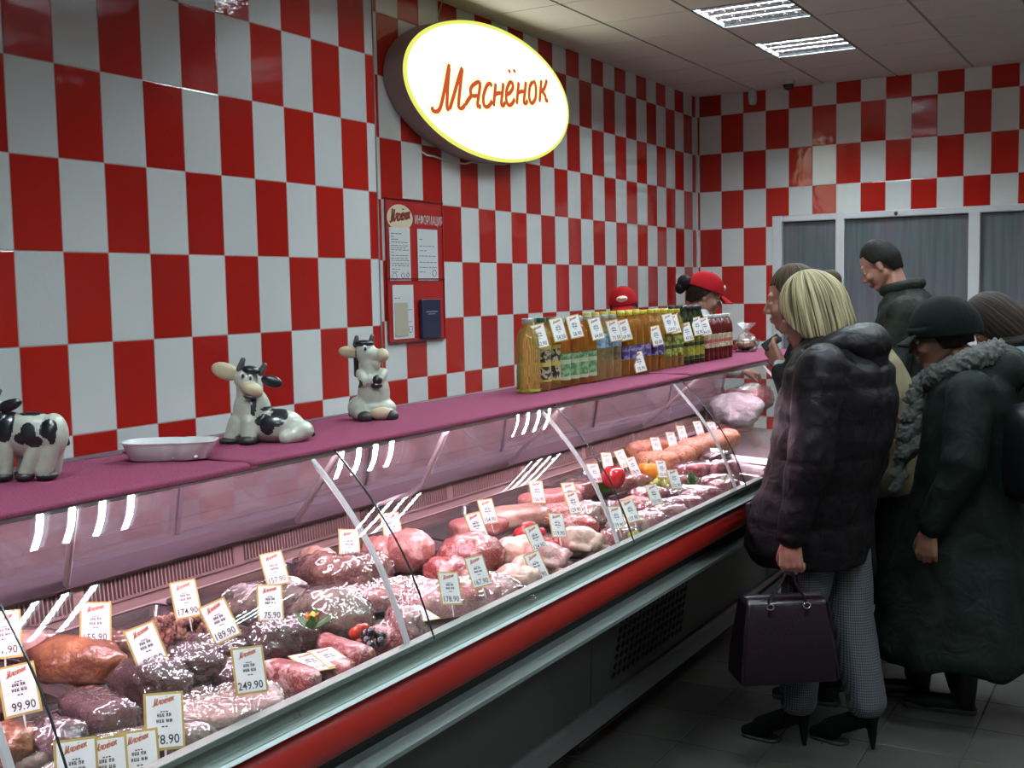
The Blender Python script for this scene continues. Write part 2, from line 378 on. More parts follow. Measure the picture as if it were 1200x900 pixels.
LAB = {(-2.673, 4.515): 'louvred ceiling light in front of the lit oval sign', (-2.673, 6.915): 'square louvred ceiling light cut by the top edge of the photo', (-2.673, 8.115): 'square louvred ceiling light closer to the back wall', (-1.473, 2.715): 'louvred ceiling light over the near part of the meat case', (-1.473, 4.515): 'louvred ceiling light over the blonde shopper', (-1.473, 6.315): 'louvred ceiling light over the man in the dark jacket',
       (-1.473, .315): 'louvred ceiling light over the case end next to the camera', (-.273, 2.715): 'louvred ceiling light over the empty aisle floor', (-.273, 5.115): 'louvred ceiling light over the shopper in the hat', (-.273, 6.915): 'louvred ceiling light over the aisle by the window', (-.273, .315): 'louvred ceiling light above the camera',
       (-.273, -1.485): 'louvred ceiling light over the aisle behind the camera', (1.527, 2.715): 'added unseen ceiling light by the plain wall, nearer the camera', (1.527, 5.115): 'added unseen ceiling light by the plain wall, nearer the window'}
for x, y in lights:
    k = min(LAB, key=lambda q: abs(q[0] - x) + abs(q[1] - y))
    t = thing('ceiling_light', LAB[k], 'ceiling light', (x, y, ZC), group='louvred lights in the ceiling grid')
    rz = (0, 0, R(90)); link('housing', hm, t, loc=(.6, 0, 0), rot=rz); link('louvre', lm, t, loc=(.6, 0, 0), rot=rz); link('frame', fm, t, loc=(.6, 0, 0), rot=rz)
    for q in range(4): link('tube', tm, t, loc=(.6, .0825 + .145 * q, .042), rot=rz)
# small fittings on the back wall and ceiling
p = at(882, 113, Y=YB - .03); t = thing('alarm_sensor', 'white oval alarm sensor high on the tiled back wall', 'sensor', p)
b = MB(); b.ell((0, 0, 0), (.035, .03, .075), fn=lambda q: 1 / (abs(q.x) ** 4 + abs(q.y) ** 4 + abs(q.z) ** 4) ** .25); b.obj('body', m_white, t)
b = MB(); b.ell((0, -.026, -.03), (.022, .012, .028)); b.obj('lens', mat('milky sensor lens', (.7, .7, .66), .25), t)
p = at(924, 100, Y=9.7); p.z = ZC; t = thing('dome_camera', 'small dome security camera under the ceiling by the back wall', 'camera', p)
b = MB(); b.lathe([(.0, -.001), (.055, -.001), (.058, -.012), (.052, -.035), (.0, -.035)], n=24, cap=False); b.obj('base', m_white, t)
b = MB(); b.lathe([(.046, -.035), (.043, -.055), (.03, -.075), (.012, -.084), (0, -.085)], n=24, cap=False); b.obj('dome', mat('smoked dome', (.02, .02, .02), .08), t)

# ------------------------------------------------------------------ the lit oval sign
SX, SY, SZ, SA, SB = -3.70, 6.25, 2.82, .98, .41
t = thing('wall_sign', 'lit white oval shop sign with red script lettering on the checkered wall', 'sign', (XL + .005, SY, SZ))
def ellr(a, b, x, n=96): return [(x, a * math.cos(2 * PI * k / n), b * math.sin(2 * PI * k / n)) for k in range(n)]
D = SX - XL
b = MB(); b.loft([ellr(SA, SB, .0), ellr(SA, SB, D - .012), ellr(SA - .006, SB - .006, D - .01), ellr(SA - .02, SB - .02, D - .012)], True); b.obj('box', mat('grey painted sign box', (.40, .34, .35), .45), t)
b = MB(); b.loft([ellr(SA, SB, D - .012), ellr(SA, SB, D + .002), ellr(SA - .022, SB - .022, D + .002), ellr(SA - .022, SB - .022, D - .006)], False); b.obj('rim', emis('yellow glowing rim', (.83, .86, .16), 1.05), t)
b = MB(); b.loft([ellr(SA - .022, SB - .022, D - .01), ellr(SA - .022, SB - .022, D), ellr(SA * .5, SB * .5, D + .004), ellr(.001, .001, D + .005)], True); b.obj('face', emis('lit acrylic face', (.97, 1., .82), 2.8), t)
# script lettering, stroke by stroke, drawn in (right, up) units of the letter height
LET = [[(-.05, .12), (-.02, .03), (.08, .0), (.18, .1), (.30, .5), (.42, .98), (.44, 1.0)], [(.44, 1.0), (.40, .7), (.36, .25), (.36, .05), (.42, .02)], [(.42, .02), (.55, .35), (.70, .75), (.80, .97)], [(.80, .97), (.74, .6), (.68, .2), (.68, .06), (.76, .02), (.86, .1)],
       [(.86, .1), (.98, .24), (1.06, .32)], [(1.24, .0), (1.22, .12), (1.30, .58), (1.12, .56), (1.02, .44), (1.06, .30), (1.22, .29)], [(1.24, .0), (1.32, .04)],
       [(1.66, .48), (1.60, .56), (1.50, .50), (1.40, .28), (1.40, .08), (1.48, .0), (1.58, .04), (1.66, .14)],
       [(1.78, .56), (1.74, .3), (1.70, .0)], [(1.74, .28), (1.84, .31), (1.95, .31)], [(2.02, .56), (1.98, .3), (1.94, .05), (2.0, .0), (2.07, .08)],
       [(2.10, .26), (2.22, .3), (2.32, .42), (2.30, .54), (2.22, .55), (2.12, .38), (2.10, .14), (2.17, .0), (2.28, .02), (2.38, .14)],
       [(2.21, .80), (2.23, .88)], [(2.37, .80), (2.39, .88)],
       [(2.52, .56), (2.48, .3), (2.44, .0)], [(2.48, .28), (2.58, .31), (2.69, .31)], [(2.76, .56), (2.72, .3), (2.68, .05), (2.74, .0), (2.81, .08)],
       [(3.0, .54), (2.90, .44), (2.86, .2), (2.90, .03), (2.98, .0), (3.08, .12), (3.10, .36), (3.06, .52), (3.0, .54)],
       [(3.30, .58), (3.26, .3), (3.22, .0)], [(3.50, .58), (3.40, .36), (3.27, .27)], [(3.32, .28), (3.42, .16), (3.46, .03), (3.54, .02)]]
def stroke(mb, pts, w, fx, depth=.002):
    "smooth ribbon of width w along points; fx maps (a, b) to 3D"
    P = [Vector(p) for p in pts]; C = [Vector((p.x, p.y)) for p in P]; Q = []
    for i in range(len(C) - 1):
        p0, p1, p2, p3 = C[max(i - 1, 0)], C[i], C[i + 1], C[min(i + 2, len(C) - 1)]
        for k in range(5):
            s = k / 5; Q.append(.5 * ((2 * p1) + (p2 - p0) * s + (2 * p0 - 5 * p1 + 4 * p2 - p3) * s * s + (3 * p1 - p0 - 3 * p2 + p3) * s ** 3))
    Q.append(C[-1]); L = []
    for i, q in enumerate(Q):
        d = (Q[min(i + 1, len(Q) - 1)] - Q[max(i - 1, 0)])
        if d.length < 1e-9: d = Vector((1, 0))
        d.normalize(); k = w * (1. if 0 < i < len(Q) - 1 else .6) * (.75 + .35 * abs(d.y)); nn = Vector((-d.y, d.x)) * k / 2
        L.append((q + nn, q - nn))
    vs = [fx(p.x, p.y) for ab in L for p in ab]
    mb.add(vs, [(2 * i, 2 * i + 1, 2 * i + 3, 2 * i + 2) for i in range(len(L) - 1)])
def lettering(name, m, parent, h, x, y0, z0, rise=0., w=.11, wx=1.):
    b = MB()
    for st in LET: stroke(b, st, w, lambda p, q: (x, y0 + p * h * wx, z0 + q * h + p * h * wx * rise))
    return b.obj(name, m, parent, smooth=False)
pl, pr = at(508, 131, X=SX + .01), at(641, 119, X=SX + .01)
h = (pr.y - pl.y) / 3.5 / 1.0
hh = at(540, 78, X=SX).z - at(540, 128, X=SX).z
k = hh / h
LETW = LET
def letter2(name, m, x, w, y0, y1, z0, z1, height, parent):
    b = MB(); sx = (y1 - y0) / 3.5
    for st in LET:
        stroke(b, [(p * sx, q * height + (z1 - z0) * p / 3.5) for p, q in st], w, lambda p, q: (x, y0 + p, z0 + q))
    return b.obj(name, m, parent, smooth=False)
o_h = letter2('letter_glow', emis('pale yellow outline of letters', (.98, .97, .45), 1.6), D + .0065, .07, pl.y - SY, pr.y - SY, pl.z - SZ, pr.z - SZ, hh, t)
o_l = letter2('lettering', emis('orange red backlit letters', (.80, .13, .05), .75), D + .008, .031, pl.y - SY, pr.y - SY, pl.z - SZ, pr.z - SZ, hh, t)
# cable of the sign and the hanging wire
b = MB(); b.tube([at(x, y, X=XL + .012) for x, y in ((494, 178), (500, 182), (508, 183), (516, 186), (530, 190), (545, 192), (553, 190), (566, 192), (590, 193), (604, 190))], .005, 6)
tag(b.obj('sign_cable', mat('white cable', (.7, .7, .7), .4)), 'thin white cable hanging along the wall under the oval sign', 'cable')
b = MB(); b.tube([at(519, 0, X=XL + .05), at(511, 26, X=XL + .05)], .004, 6)
tag(b.obj('hanger_wire', mat('steel wire', (.5, .5, .5), .3, .8)), 'straight steel wire holding the top of the oval sign', 'wire')

# ------------------------------------------------------------------ information board
BY0, BY1, BZ0, BZ1 = 5.245, 5.815, 1.328, 2.135
t = thing('notice_board', 'red notice board with a white oval logo and white heading', 'notice board', (XL, (BY0 + BY1) / 2, BZ0))
bw, bh_ = BY1 - BY0, BZ1 - BZ0
b = MB(); b.box((.006, 0, bh_ / 2), (.008, bw, bh_)); b.obj('panel', mat('red plastic board', (.47, .02, .018), .35), t, smooth=False)
b = MB()
for z, q in ((.0, .012), (.355, .006), (bh_, .006)): b.box((.013, 0, z), (.014, bw, q))
for y in (-bw / 2, bw / 2): b.box((.012, y, bh_ / 2), (.008, .005, bh_))
b.obj('edging', mat('clear red plastic edging', (.32, .03, .03), .25), t, smooth=False)
b = MB(); n = 40; b.add([(.0125, -.15 + .125 * math.cos(2 * PI * k / n), .70 + .075 * math.sin(2 * PI * k / n)) for k in range(n)], [tuple(range(n))])
lg = b.obj('oval_logo', mat('cream oval', (.75, .68, .5), .4), t, smooth=False)
b = MB()
for st in LET: stroke(b, [(p * .055, q * .07 + p * .008) for p, q in st], .011, lambda p, q: (.0135, -.245 + p, .672 + q))
b.obj('logo_script', mat('brown red script', (.35, .06, .03), .5), lg, smooth=False)
def wall_text(body, size, m, parent, y, z, x=.0125, sx=1., name='heading'):
    me = text_mesh(body, size, sx=sx, bold=.0).copy(); me.materials.clear(); me.materials.append(m)
    return link(name, me, parent, loc=(x, y, z), rot=(R(90), 0, R(90)))
m_ink = mat('grey print', (.18, .18, .2), .7); m_paper = mat('white paper', (.66, .69, .71), .6); m_blue = mat('blue stamp ink', (.12, .16, .42), .6)
wall_text('ИНФОРМАЦИЯ', .072, mat('white letters', (.8, .8, .8), .5), t, .140, .693, sx=.55)
def sheet(name, label, y0, y1, z0, z1, rows, seed, stamps):
    r = random.Random(seed); w, h = y1 - y0, z1 - z0
    o = thing(name, label, 'paper', (XL + .013, (y0 + y1) / 2, z0)); b = MB(); b.box((.001, 0, h / 2), (.002, w, h)); b.obj('page', m_paper, o, smooth=False)
    b = MB(); z = h * .93
    for i in range(rows):
        z -= h * .86 / rows * r.uniform(.7, 1.1); y = -w * .42
        while y < w * .36:
            l = r.uniform(.01, .035); l = min(l, w * .42 - y); b.box((.0025, y + l / 2, z), (.0006, l, .0042)); y += l + r.uniform(.004, .012)
            if r.random() < .12: break
    b.obj('print', m_ink, o, smooth=False)
    b = MB()
    for sy, sz, sr in stamps: b.tube([(.003, sy * w + sr * math.cos(2 * PI * k / 16), sz * h + sr * math.sin(2 * PI * k / 16)) for k in range(17)], .0016, 5)
    b.obj('stamp', m_blue, o)
    return o
BYc = (BY0 + BY1) / 2
pA, pB = at(455, 266, X=XL + .01), at(481, 329, X=XL + .01); sheet('document', 'white printed sheet full of text lines, upper left on the red notice board', pA.y, pB.y, pB.z, pA.z, 15, 1, [(-.3, .08, .02), (.1, .1, .014), (.34, .11, .012)])
pA, pB = at(488, 268, X=XL + .01), at(513, 329, X=XL + .01); sheet('document', 'white letter with a short block of text, upper right on the red notice board', pA.y, pB.y, pB.z, pA.z, 7, 2, [(.3, .15, .02)])
pA, pB = at(459, 334, X=XL + .01), at(485, 396, X=XL + .01); o = sheet('document', 'white sheet with a beige form stuck on it, lower left on the red notice board', pA.y, pB.y, pB.z, pA.z, 4, 3, [(.32, .17, .018)])
b = MB(); w, h = pB.y - pA.y, pA.z - pB.z; b.box((.004, -w * .12, h * .36), (.002, w * .62, h * .62)); b.obj('form', mat('beige form', (.5, .46, .36), .6), o, smooth=False)
pA, pB = at(493, 351, X=XL + .03), at(516, 395, X=XL + .03); w, h = pB.y - pA.y, pA.z - pB.z
t = thing('book', 'dark blue book standing in the lower right pocket of the notice board', 'book', (XL + .014, (pA.y + pB.y) / 2, pB.z))
b = MB(); b.box((.014, 0, h / 2), (.024, w, h)); b.obj('cover', mat('dark blue cover', (.02, .025, .06), .4), t, bevel=.003)
b = MB(); b.box((.014, .004, h / 2), (.018, w - .004, h + .001)); b.obj('pages', m_paper, t, smooth=False)
b = MB(); b.box((.0265, .0, h * .68), (.001, w * .6, .006)); b.box((.0265, .0, h * .62), (.001, w * .4, .004)); b.obj('title', mat('silver print', (.35, .36, .4), .4), t, smooth=False)
# ================================================================== the refrigerated display case
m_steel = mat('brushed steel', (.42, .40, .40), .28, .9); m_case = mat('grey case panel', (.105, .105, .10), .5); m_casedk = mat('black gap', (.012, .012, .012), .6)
m_alug = mat('satin aluminium', (.17, .215, .19), .45, .3); m_alul = mat('pale aluminium strip', (.50, .62, .60), .4, 0.)
m_lstrip = mat('light edge strip', (.34, .41, .41), .5, .1); m_redb = mat('red bumper', (.45, .018, .012), .4); m_inner = mat('case lining', (.30, .22, .21), .4); m_rail = mat('mauve rail', (.125, .10, .125), .4, .2)
m_glass = glass('curved front glass', (.97, .985, .975), 1.0); m_edge = mat('dark glass seam', (.02, .025, .025), .2)
m_door = glass('milky rear sliding door', (.95, .9, .92), 1.5, .06, .6, (.22, .175, .195))
GP = [(-1.345, .872), (-1.372, .945), (-1.418, 1.045), (-1.480, 1.135), (-1.543, 1.208), (-1.598, 1.262)]
def spl(P, k=4):
    C = [Vector(p) for p in P]; Q = []
    for i in range(len(C) - 1):
        p0, p1, p2, p3 = C[max(i - 1, 0)], C[i], C[i + 1], C[min(i + 2, len(C) - 1)]
        for j in range(k):
            s = j / k; Q.append(.5 * ((2 * p1) + (p2 - p0) * s + (2 * p0 - 5 * p1 + 4 * p2 - p3) * s * s + (3 * p1 - p0 - 3 * p2 + p3) * s ** 3))
    return [tuple(q) for q in Q + [C[-1]]]
GPS = spl(GP, 3)
DECK0, DECK1 = (-1.375, .822), (-2.055, .872)
def zdeck(x): return DECK0[1] + (DECK1[1] - DECK0[1]) * (DECK0[0] - x) / (DECK0[0] - DECK1[0])
def make_case(y0, y1, seams, label, dx=0., bumper=True, baseseams=()):
    t = thing('display_case', label, 'display case', (dx, 0, 0))
    b = MB(); b.ext([(-1.72, .12), (-2.3, .12), (-2.3, .60), (-1.74, .60)], y0, y1); b.obj('body', m_case, t, smooth=False)
    ys = [y0] + list(baseseams) + [y1]
    for a, c in zip(ys, ys[1:]):
        b = MB(); b.ext([(-1.735, .145), (-1.715, .145), (-1.700, .585), (-1.72, .585)], a + .004, c - .004); b.obj('base_panel', m_case, t, smooth=False, bevel=.003)
    b = MB(); b.ext([(-1.75, .10), (-1.69, .10), (-1.69, .165), (-1.70, .18), (-1.75, .18)], y0, y1); b.obj('plinth', mat('pale plinth rail', (.20, .21, .21), .4), t, smooth=False, bevel=.003)
    for y in (y0 + .1, *baseseams, y1 - .1):
        for x in (-1.79, -2.2):
            b = MB(); b.tube([(x, y, 0), (x, y, .012), (x, y, .012), (x, y, .11)], [.028, .028, .016, .016], 12); b.obj('foot', m_casedk, t)
    # sloping underside and nose
    b = MB(); b.ext([(-1.70, .585), (-1.46, .625), (-1.40, .70), (-1.375, .82), (-1.42, .815), (-1.44, .72), (-1.50, .64), (-1.70, .60)], y0, y1); b.obj('nose', m_casedk, t, smooth=False)
    b = MB(); b.ext([(-1.445, .615), (-1.405, .622), (-1.395, .640), (-1.40, .664), (-1.44, .668), (-1.45, .65)], y0, y1); b.obj('trim_strip', m_alul, t, smooth=True, bevel=.002)
    if bumper:
        b = MB(); b.ext(spl([(-1.385, .728), (-1.352, .735), (-1.338, .76), (-1.337, .79), (-1.35, .815), (-1.385, .822)], 3), y0, y1); b.obj('bumper', m_redb, t)
    b = MB(); b.ext([(-1.395, .822), (-1.345, .822), (-1.335, .828), (-1.338, .838), (-1.352, .842), (-1.356, .862), (-1.345, .868), (-1.345, .880), (-1.362, .884), (-1.385, .86), (-1.40, .845)], y0, y1); b.obj('glass_foot', m_alug, t, smooth=False, bevel=.0015)
    b = MB(); b.ext([(-1.343, .838), (-1.338, .836), (-1.330, .830), (-1.336, .826)], y0, y1); b.obj('light_strip', m_lstrip, t, smooth=False)
    # inner well
    b = MB(); b.ext([DECK0, DECK1, (DECK1[0], DECK1[1] - .03), (DECK0[0] - .02, DECK0[1] - .03)], y0 + .01, y1 - .01); b.obj('deck', m_steel, t, smooth=False)
    b = MB(); b.ext([(-2.055, .845), (-2.055, .892), (-2.105, .905), (-2.112, 1.0), (-2.16, 1.0), (-2.16, .845)], y0 + .01, y1 - .01); b.obj('rear_wall', m_inner, t, smooth=False)
    b = MB(); b.box((-2.052, (y0 + y1) / 2, .888), (.012, y1 - y0 - .02, .016)); b.obj('ledge', mat('pale ledge', (.62, .52, .55), .3, .3), t, bevel=.002)
    gr = MB(); gr.ext([(-2.1035, .912), (-2.1005, .912), (-2.1055, .962), (-2.1085, .962)], y0 + .03, y1 - .03); g = gr.obj('air_grille', m_casedk, t, smooth=False)
    gb = MB(); yy = y0 + .03; q = Matrix.Rotation(R(-5), 3, 'Y')
    while yy < y1 - .03:
        gb.box((-2.1, yy, .937), (.012, .0042, .054), q); yy += .0115
    gb.box((-2.099, (y0 + y1) / 2, .911), (.016, y1 - y0 - .06, .006)); gb.box((-2.105, (y0 + y1) / 2, .964), (.016, y1 - y0 - .06, .006))
    for k in range(int((y1 - y0) / .5) + 1): gb.box((-2.1, min(y0 + .03 + k * .5, y1 - .04), .937), (.014, .03, .054), q)
    gb.obj('slats', m_inner, g, smooth=False)
    b = MB(); b.box((-2.106, (y0 + y1) / 2, .979), (.012, y1 - y0 - .02, .018)); b.obj('painted_shadow_gap', m_casedk, t, smooth=False)  # solid black strip painted in for the shadow under the rear rail
    # rear rails and sliding doors
    b = MB(); b.ext([(-2.07, .975), (-2.06, .98), (-2.06, 1.022), (-2.09, 1.03), (-2.15, 1.03), (-2.15, .985)], y0, y1); b.obj('rear_rail', m_rail, t, smooth=False)
    b = MB(); b.ext([(-2.02, 1.235), (-2.02, 1.255), (-2.1, 1.255), (-2.1, 1.235)], y0, y1); b.obj('upper_rail', m_rail, t, smooth=False)
    n = max(1, round((y1 - y0) / .8)); w = (y1 - y0) / n
    for k in range(n):
        ox = .012 * (k % 2); b = MB(); b.ext([(-2.095 - ox, 1.025), (-2.09 - ox, 1.025), (-2.05 - ox, 1.24), (-2.055 - ox, 1.24)], y0 + k * w - .02 * (k > 0), y0 + (k + 1) * w); d = b.obj('sliding_door', m_door, t, smooth=False)
        b = MB(); b.ext([(-2.095 - ox, 1.025), (-2.086 - ox, 1.025), (-2.046 - ox, 1.24), (-2.055 - ox, 1.24)], y0 + (k + 1) * w - .012, y0 + (k + 1) * w); b.obj('door_edge', m_rail, d, smooth=False)
    # top shelf with lamp
    b = MB(); b.ext([(-1.604, 1.254), (-1.604, 1.262), (-1.97, 1.262), (-1.97, 1.25), (-1.68, 1.25)], y0, y1); b.obj('top_shelf', mat('shelf board', (.5, .48, .48), .4), t, smooth=False)
    b = MB(); b.ext([(-1.66, 1.252), (-1.655, 1.252), (-1.657, 1.236), (-1.662, 1.2355)], y0 + .02, y1 - .02); b.obj('added_tube_lip', m_tubelip, t, smooth=False)  # added lip, there only to hide the tubes from the camera
    b = MB(); b.ext([(-1.665, 1.247), (-1.665, 1.25), (-1.75, 1.25), (-1.75, 1.247)], y0 + .05, y1 - .05); l = b.obj('lamp_batten', m_white, t, smooth=False)
    yy = y0 + .06
    while yy < y1 - .3:
        b = MB(); e = min(yy + .9, y1 - .06); b.tube([(-1.70, yy, 1.2405), (-1.70, e, 1.2405)], .0075, 10); b.obj('lamp_tube', m_lamp, l); yy = e + .05
    for s0, s1 in zip(seams, seams[1:]):
        b = MB(); vs = []; 
        b.add([(x, y, z) for y in (s0 + .003, s1 - .003) for x, z in GPS], [(i, i + 1, len(GPS) + i + 1, len(GPS) + i) for i in range(len(GPS) - 1)])
        b.obj('front_glass', m_glass, t, ang=180)
    for s in seams:
        b = MB(); b.tube([(x + .001, s, z) for x, z in GPS], .0022, 6); b.obj('glass_seam', m_edge, t)
    return t
m_lamp = emis('pink meat lamp', (1., .66, .80), 125.0); m_tubelip = mat('pale added lip', (.80, .74, .77), .4)
CY0, CY1 = -.35, 5.85
case = make_case(CY0, CY1, (CY0, 1.06, 1.97, 3.0, 4.0, 5.05, CY1), 'long refrigerated meat case with curved glass front and red bumper', 0, True, (.9, 3.45, 5.4))
# curved supports behind the glass seams and straight stays up to the shelf
m_sup = mat('pale plastic support', (.55, .52, .54), .4)
for s in (1.06, 1.97, 3.0, 4.0, 5.05):
    b = MB(); b.tube([(x - .012, s - .075, z) for x, z in GPS[:-1]], .0085, 8, flat=(1., .6)); b.obj('glass_support', m_sup, case)
for s in (1.45, 2.2, 3.35, 4.55):
    b = MB(); b.tube([(-1.68, s - .10, 1.245), (-2.07, s + .18, .985)], .008, 8); b.obj('shelf_stay', m_sup, case)
b = MB(); b.tube([(-1.70, 2.60, 1.24), (-1.72, 2.60, 1.22), (-1.98, 2.86, 1.02), (-2.03, 2.86, .985), (-2.06, 2.82, .975), (-2.07, 2.74, .972)], .009, 8); b.obj('shelf_stay', mat('bright white stay', (.75, .68, .72), .35), case)
vb = MB()
for k in range(16):
    for j in range(9): vb.box((-1.7045 - .0 * j, 3.62 + .042 * k + .012 * j, .235 + .03 * j), (.004, .022, .012), Matrix.Rotation(R(30), 3, 'X'))
vb.obj('vent_slots', m_casedk, case, smooth=False)
# clear end pane of the long case
b = MB(); b.add([(x, CY1 - .006, z) for x, z in GPS] + [(-2.05, CY1 - .006, 1.25), (-2.1, CY1 - .006, .9), (-1.36, CY1 - .006, .86)], [tuple(range(len(GPS) + 3))]); b.obj('end_glass', m_glass, case, smooth=False)

# the pink cloth over both shelves, hanging slightly at the front
t = NT('raspberry pink woven cloth'); v = objvec(t, False); w1 = t.n('ShaderNodeTexNoise', i_Scale=220., i_Detail=2.); t.l(v, w1.inputs['Vector']); w2 = t.n('ShaderNodeTexNoise', i_Scale=4., i_Detail=3.); t.l(v, w2.inputs['Vector'])
c = t.mix(w1.outputs['Fac'], (.20, .042, .085), (.27, .070, .125)); c = t.mix(t.ramp(w2.outputs['Fac'], [(.4, 0.), (.7, .35)]), c, (.29, .05, .11))
pb = t.n('ShaderNodeBsdfPrincipled', i_Roughness=.9); t.l(c, pb.inputs['Base Color']); pb.inputs['Specular IOR Level'].default_value = .1
bp = t.n('ShaderNodeBump', i_Distance=.0012, i_Strength=1.); t.l(w1.outputs['Fac'], bp.inputs['Height']); t.l(bp.outputs[0], pb.inputs['Normal']); t.l(pb.outputs[0], t.out.inputs[0])
def clothfn(y0, y1, dx0, dx1, ph):
    def fn(u, v):
        y = y0 + (y1 - y0) * u; dx = dx0 + (dx1 - dx0) * u
        wob = .006 * math.sin(y * 5 + ph) + .004 * math.sin(y * 13 + 1.3 * ph)
        if v < .78: s = v / .78; x = -1.955 + s * (.955 + .0 - .642 + 0) ; x = -1.955 + s * .357; z = 1.268 + .002 * math.sin(y * 9 + s * 5 + ph) ** 2
        else:
            s = (v - .78) / .22; x = -1.598 + .006 * math.sin(min(1, s * 2) * PI / 2); z = 1.268 - .004 * s - (.006 + wob * .3) * max(0, s - .2) / .8
        return (x + dx, y, z)
    return fn
b = MB(); b.grid(clothfn(-.4, 1.72, 0, 0, 0), 90, 26); c1 = tag(b.obj('cloth', t.m, solid=.003, ang=180), 'raspberry pink cloth on the shelf under the near two cow figurines', 'cloth', )
b = MB(); b.grid(clothfn(1.70, 4.1, 0, 0, 2), 90, 26); c2 = tag(b.obj('cloth', t.m, solid=.003, ang=180, loc=(0, 0, .003)), 'raspberry pink cloth on the shelf under the oil bottles', 'cloth')
b = MB(); b.grid(clothfn(4.08, 5.85, 0, -.02, 4), 60, 26); c3 = tag(b.obj('cloth', t.m, solid=.003, ang=180, loc=(0, 0, .006)), 'raspberry pink cloth at the far end of the counter behind the shoppers', 'cloth')
# ================================================================== things standing on the cloth
ZT = 1.2725
def px_loc(px, py, z=ZT): return at(px, py, Z=z)
m_cow = mat('cream glazed cow', (.50, .52, .44), .35, coat=.3, mottle=(60, (.40, .44, .36), .4, .7)); m_blk = mat('black glaze', (.012, .014, .018), .3, coat=.3)
m_hoof = mat('dark hoof', (.035, .035, .035), .4); m_muz = mat('pale yellow muzzle', (.55, .48, .30), .4); m_pinkc = mat('pinkish udder', (.55, .42, .28), .45); m_horn = mat('grey horn', (.10, .10, .10), .4); m_eyew = mat('eye white', (.75, .75, .72), .2)
def cow(label, base, shells, patches, parts, dy=0.):
    p = px_loc(*base); s = 1 / ppm(p); t = thing('cow_figurine', label, 'figurine', p, (0, 0, YAW), 'cow figurines on the counter')
    V = lambda q: Vector((q[0] * s, (q[2] if len(q) > 2 else 0) * s, q[1] * s))
    b = MB()
    for sh in shells:
        if sh[0] == 'e': b.ell(V(sh[1]), [k * s for k in sh[2]], nu=24, nv=16)
        else: b.cap(V(sh[1]), V(sh[2]), sh[3] * s, sh[4] * s)
    me = remesh(b, 1.6 * s, 4)
    def fn(c):
        for q, r in patches:
            d = c - V(q); n = noise.noise(c * 60) * .25
            if (d.x / (r[0] * s)) ** 2 + (d.z / (r[1] * s)) ** 2 < 1 + n and (len(r) < 3 or d.y * r[2] > -4 * s): return 1
        return 0
    link('body', setmats(me, m_cow, m_blk, fn=fn), t)
    for nm, m, shp in parts:
        b = MB()
        if shp[0] == 'e': b.ell(V(shp[1]), [k * s for k in shp[2]], rot=Matrix.Rotation(R(shp[3] if len(shp) > 3 else 0), 3, 'Y'), nu=16, nv=10)
        else: b.cap(V(shp[1]), V(shp[2]), shp[3] * s, shp[4] * s, n=10)
        b.obj(nm, m, t, ang=180)
    return t
cow('standing black and white cow figurine cut by the left edge', (38, 561),
    [('e', (2, 52, 0), (37, 21, 27)), ('e', (-22, 54, 0), (20, 19, 26)), ('e', (28, 52), (16, 20, 25)), ('c', (-28, 62), (-40, 80, -4), 15, 13), ('e', (-42, 84, -6), (15, 14, 15)), ('c', (-46, 80, -8), (-60, 68, -16), 11, 10),
     ('c', (-24, 40, -9), (-28, 8, -10), 10, 9), ('c', (-10, 40, 10), (-14, 8, 10), 10, 9), ('c', (12, 40, -10), (-4 + 2, 8, -12), 10, 9), ('c', (28, 42, 8), (22, 8, 9), 10, 9), ('c', (30, 44, -8), (18, 8, -10), 10, 9)],
    [((-24, 66), (12, 20, -1)), ((6, 56), (9, 12, -1)), ((-1, 50), (10, 7, -1)), ((12, 46), (10, 7, -1)), ((28, 60), (10, 11, -1)), ((32, 54), (5, 12, -1)), ((4, 80), (18, 5))],
    [('hoof', m_hoof, ('e', (-29, 5, -11), (11, 11, 6))), ('hoof', m_hoof, ('e', (-14, 5, 10), (11, 11, 6))), ('hoof', m_hoof, ('e', (-3, 5, -13), (11, 11, 6))), ('hoof', m_hoof, ('e', (20, 5, -6), (13, 13, 6))),
     ('ear', m_blk, ('e', (-20, 87, -8), (17, 4, 7), -18)), ('horn', m_horn, ('c', (-38, 94, -6), (-31, 104, -4), 5, 3)), ('horn', m_horn, ('c', (-46, 96, 4), (-46, 106, 6), 5, 3)), ('muzzle', m_muz, ('e', (-56, 70, -14), (12, 11, 10))), ('eye', m_eyew, ('e', (-46, 90, -18), (3, 3, 4))), ('tail', m_blk, ('c', (36, 66, 6), (40, 40, 8), 3, 3))])
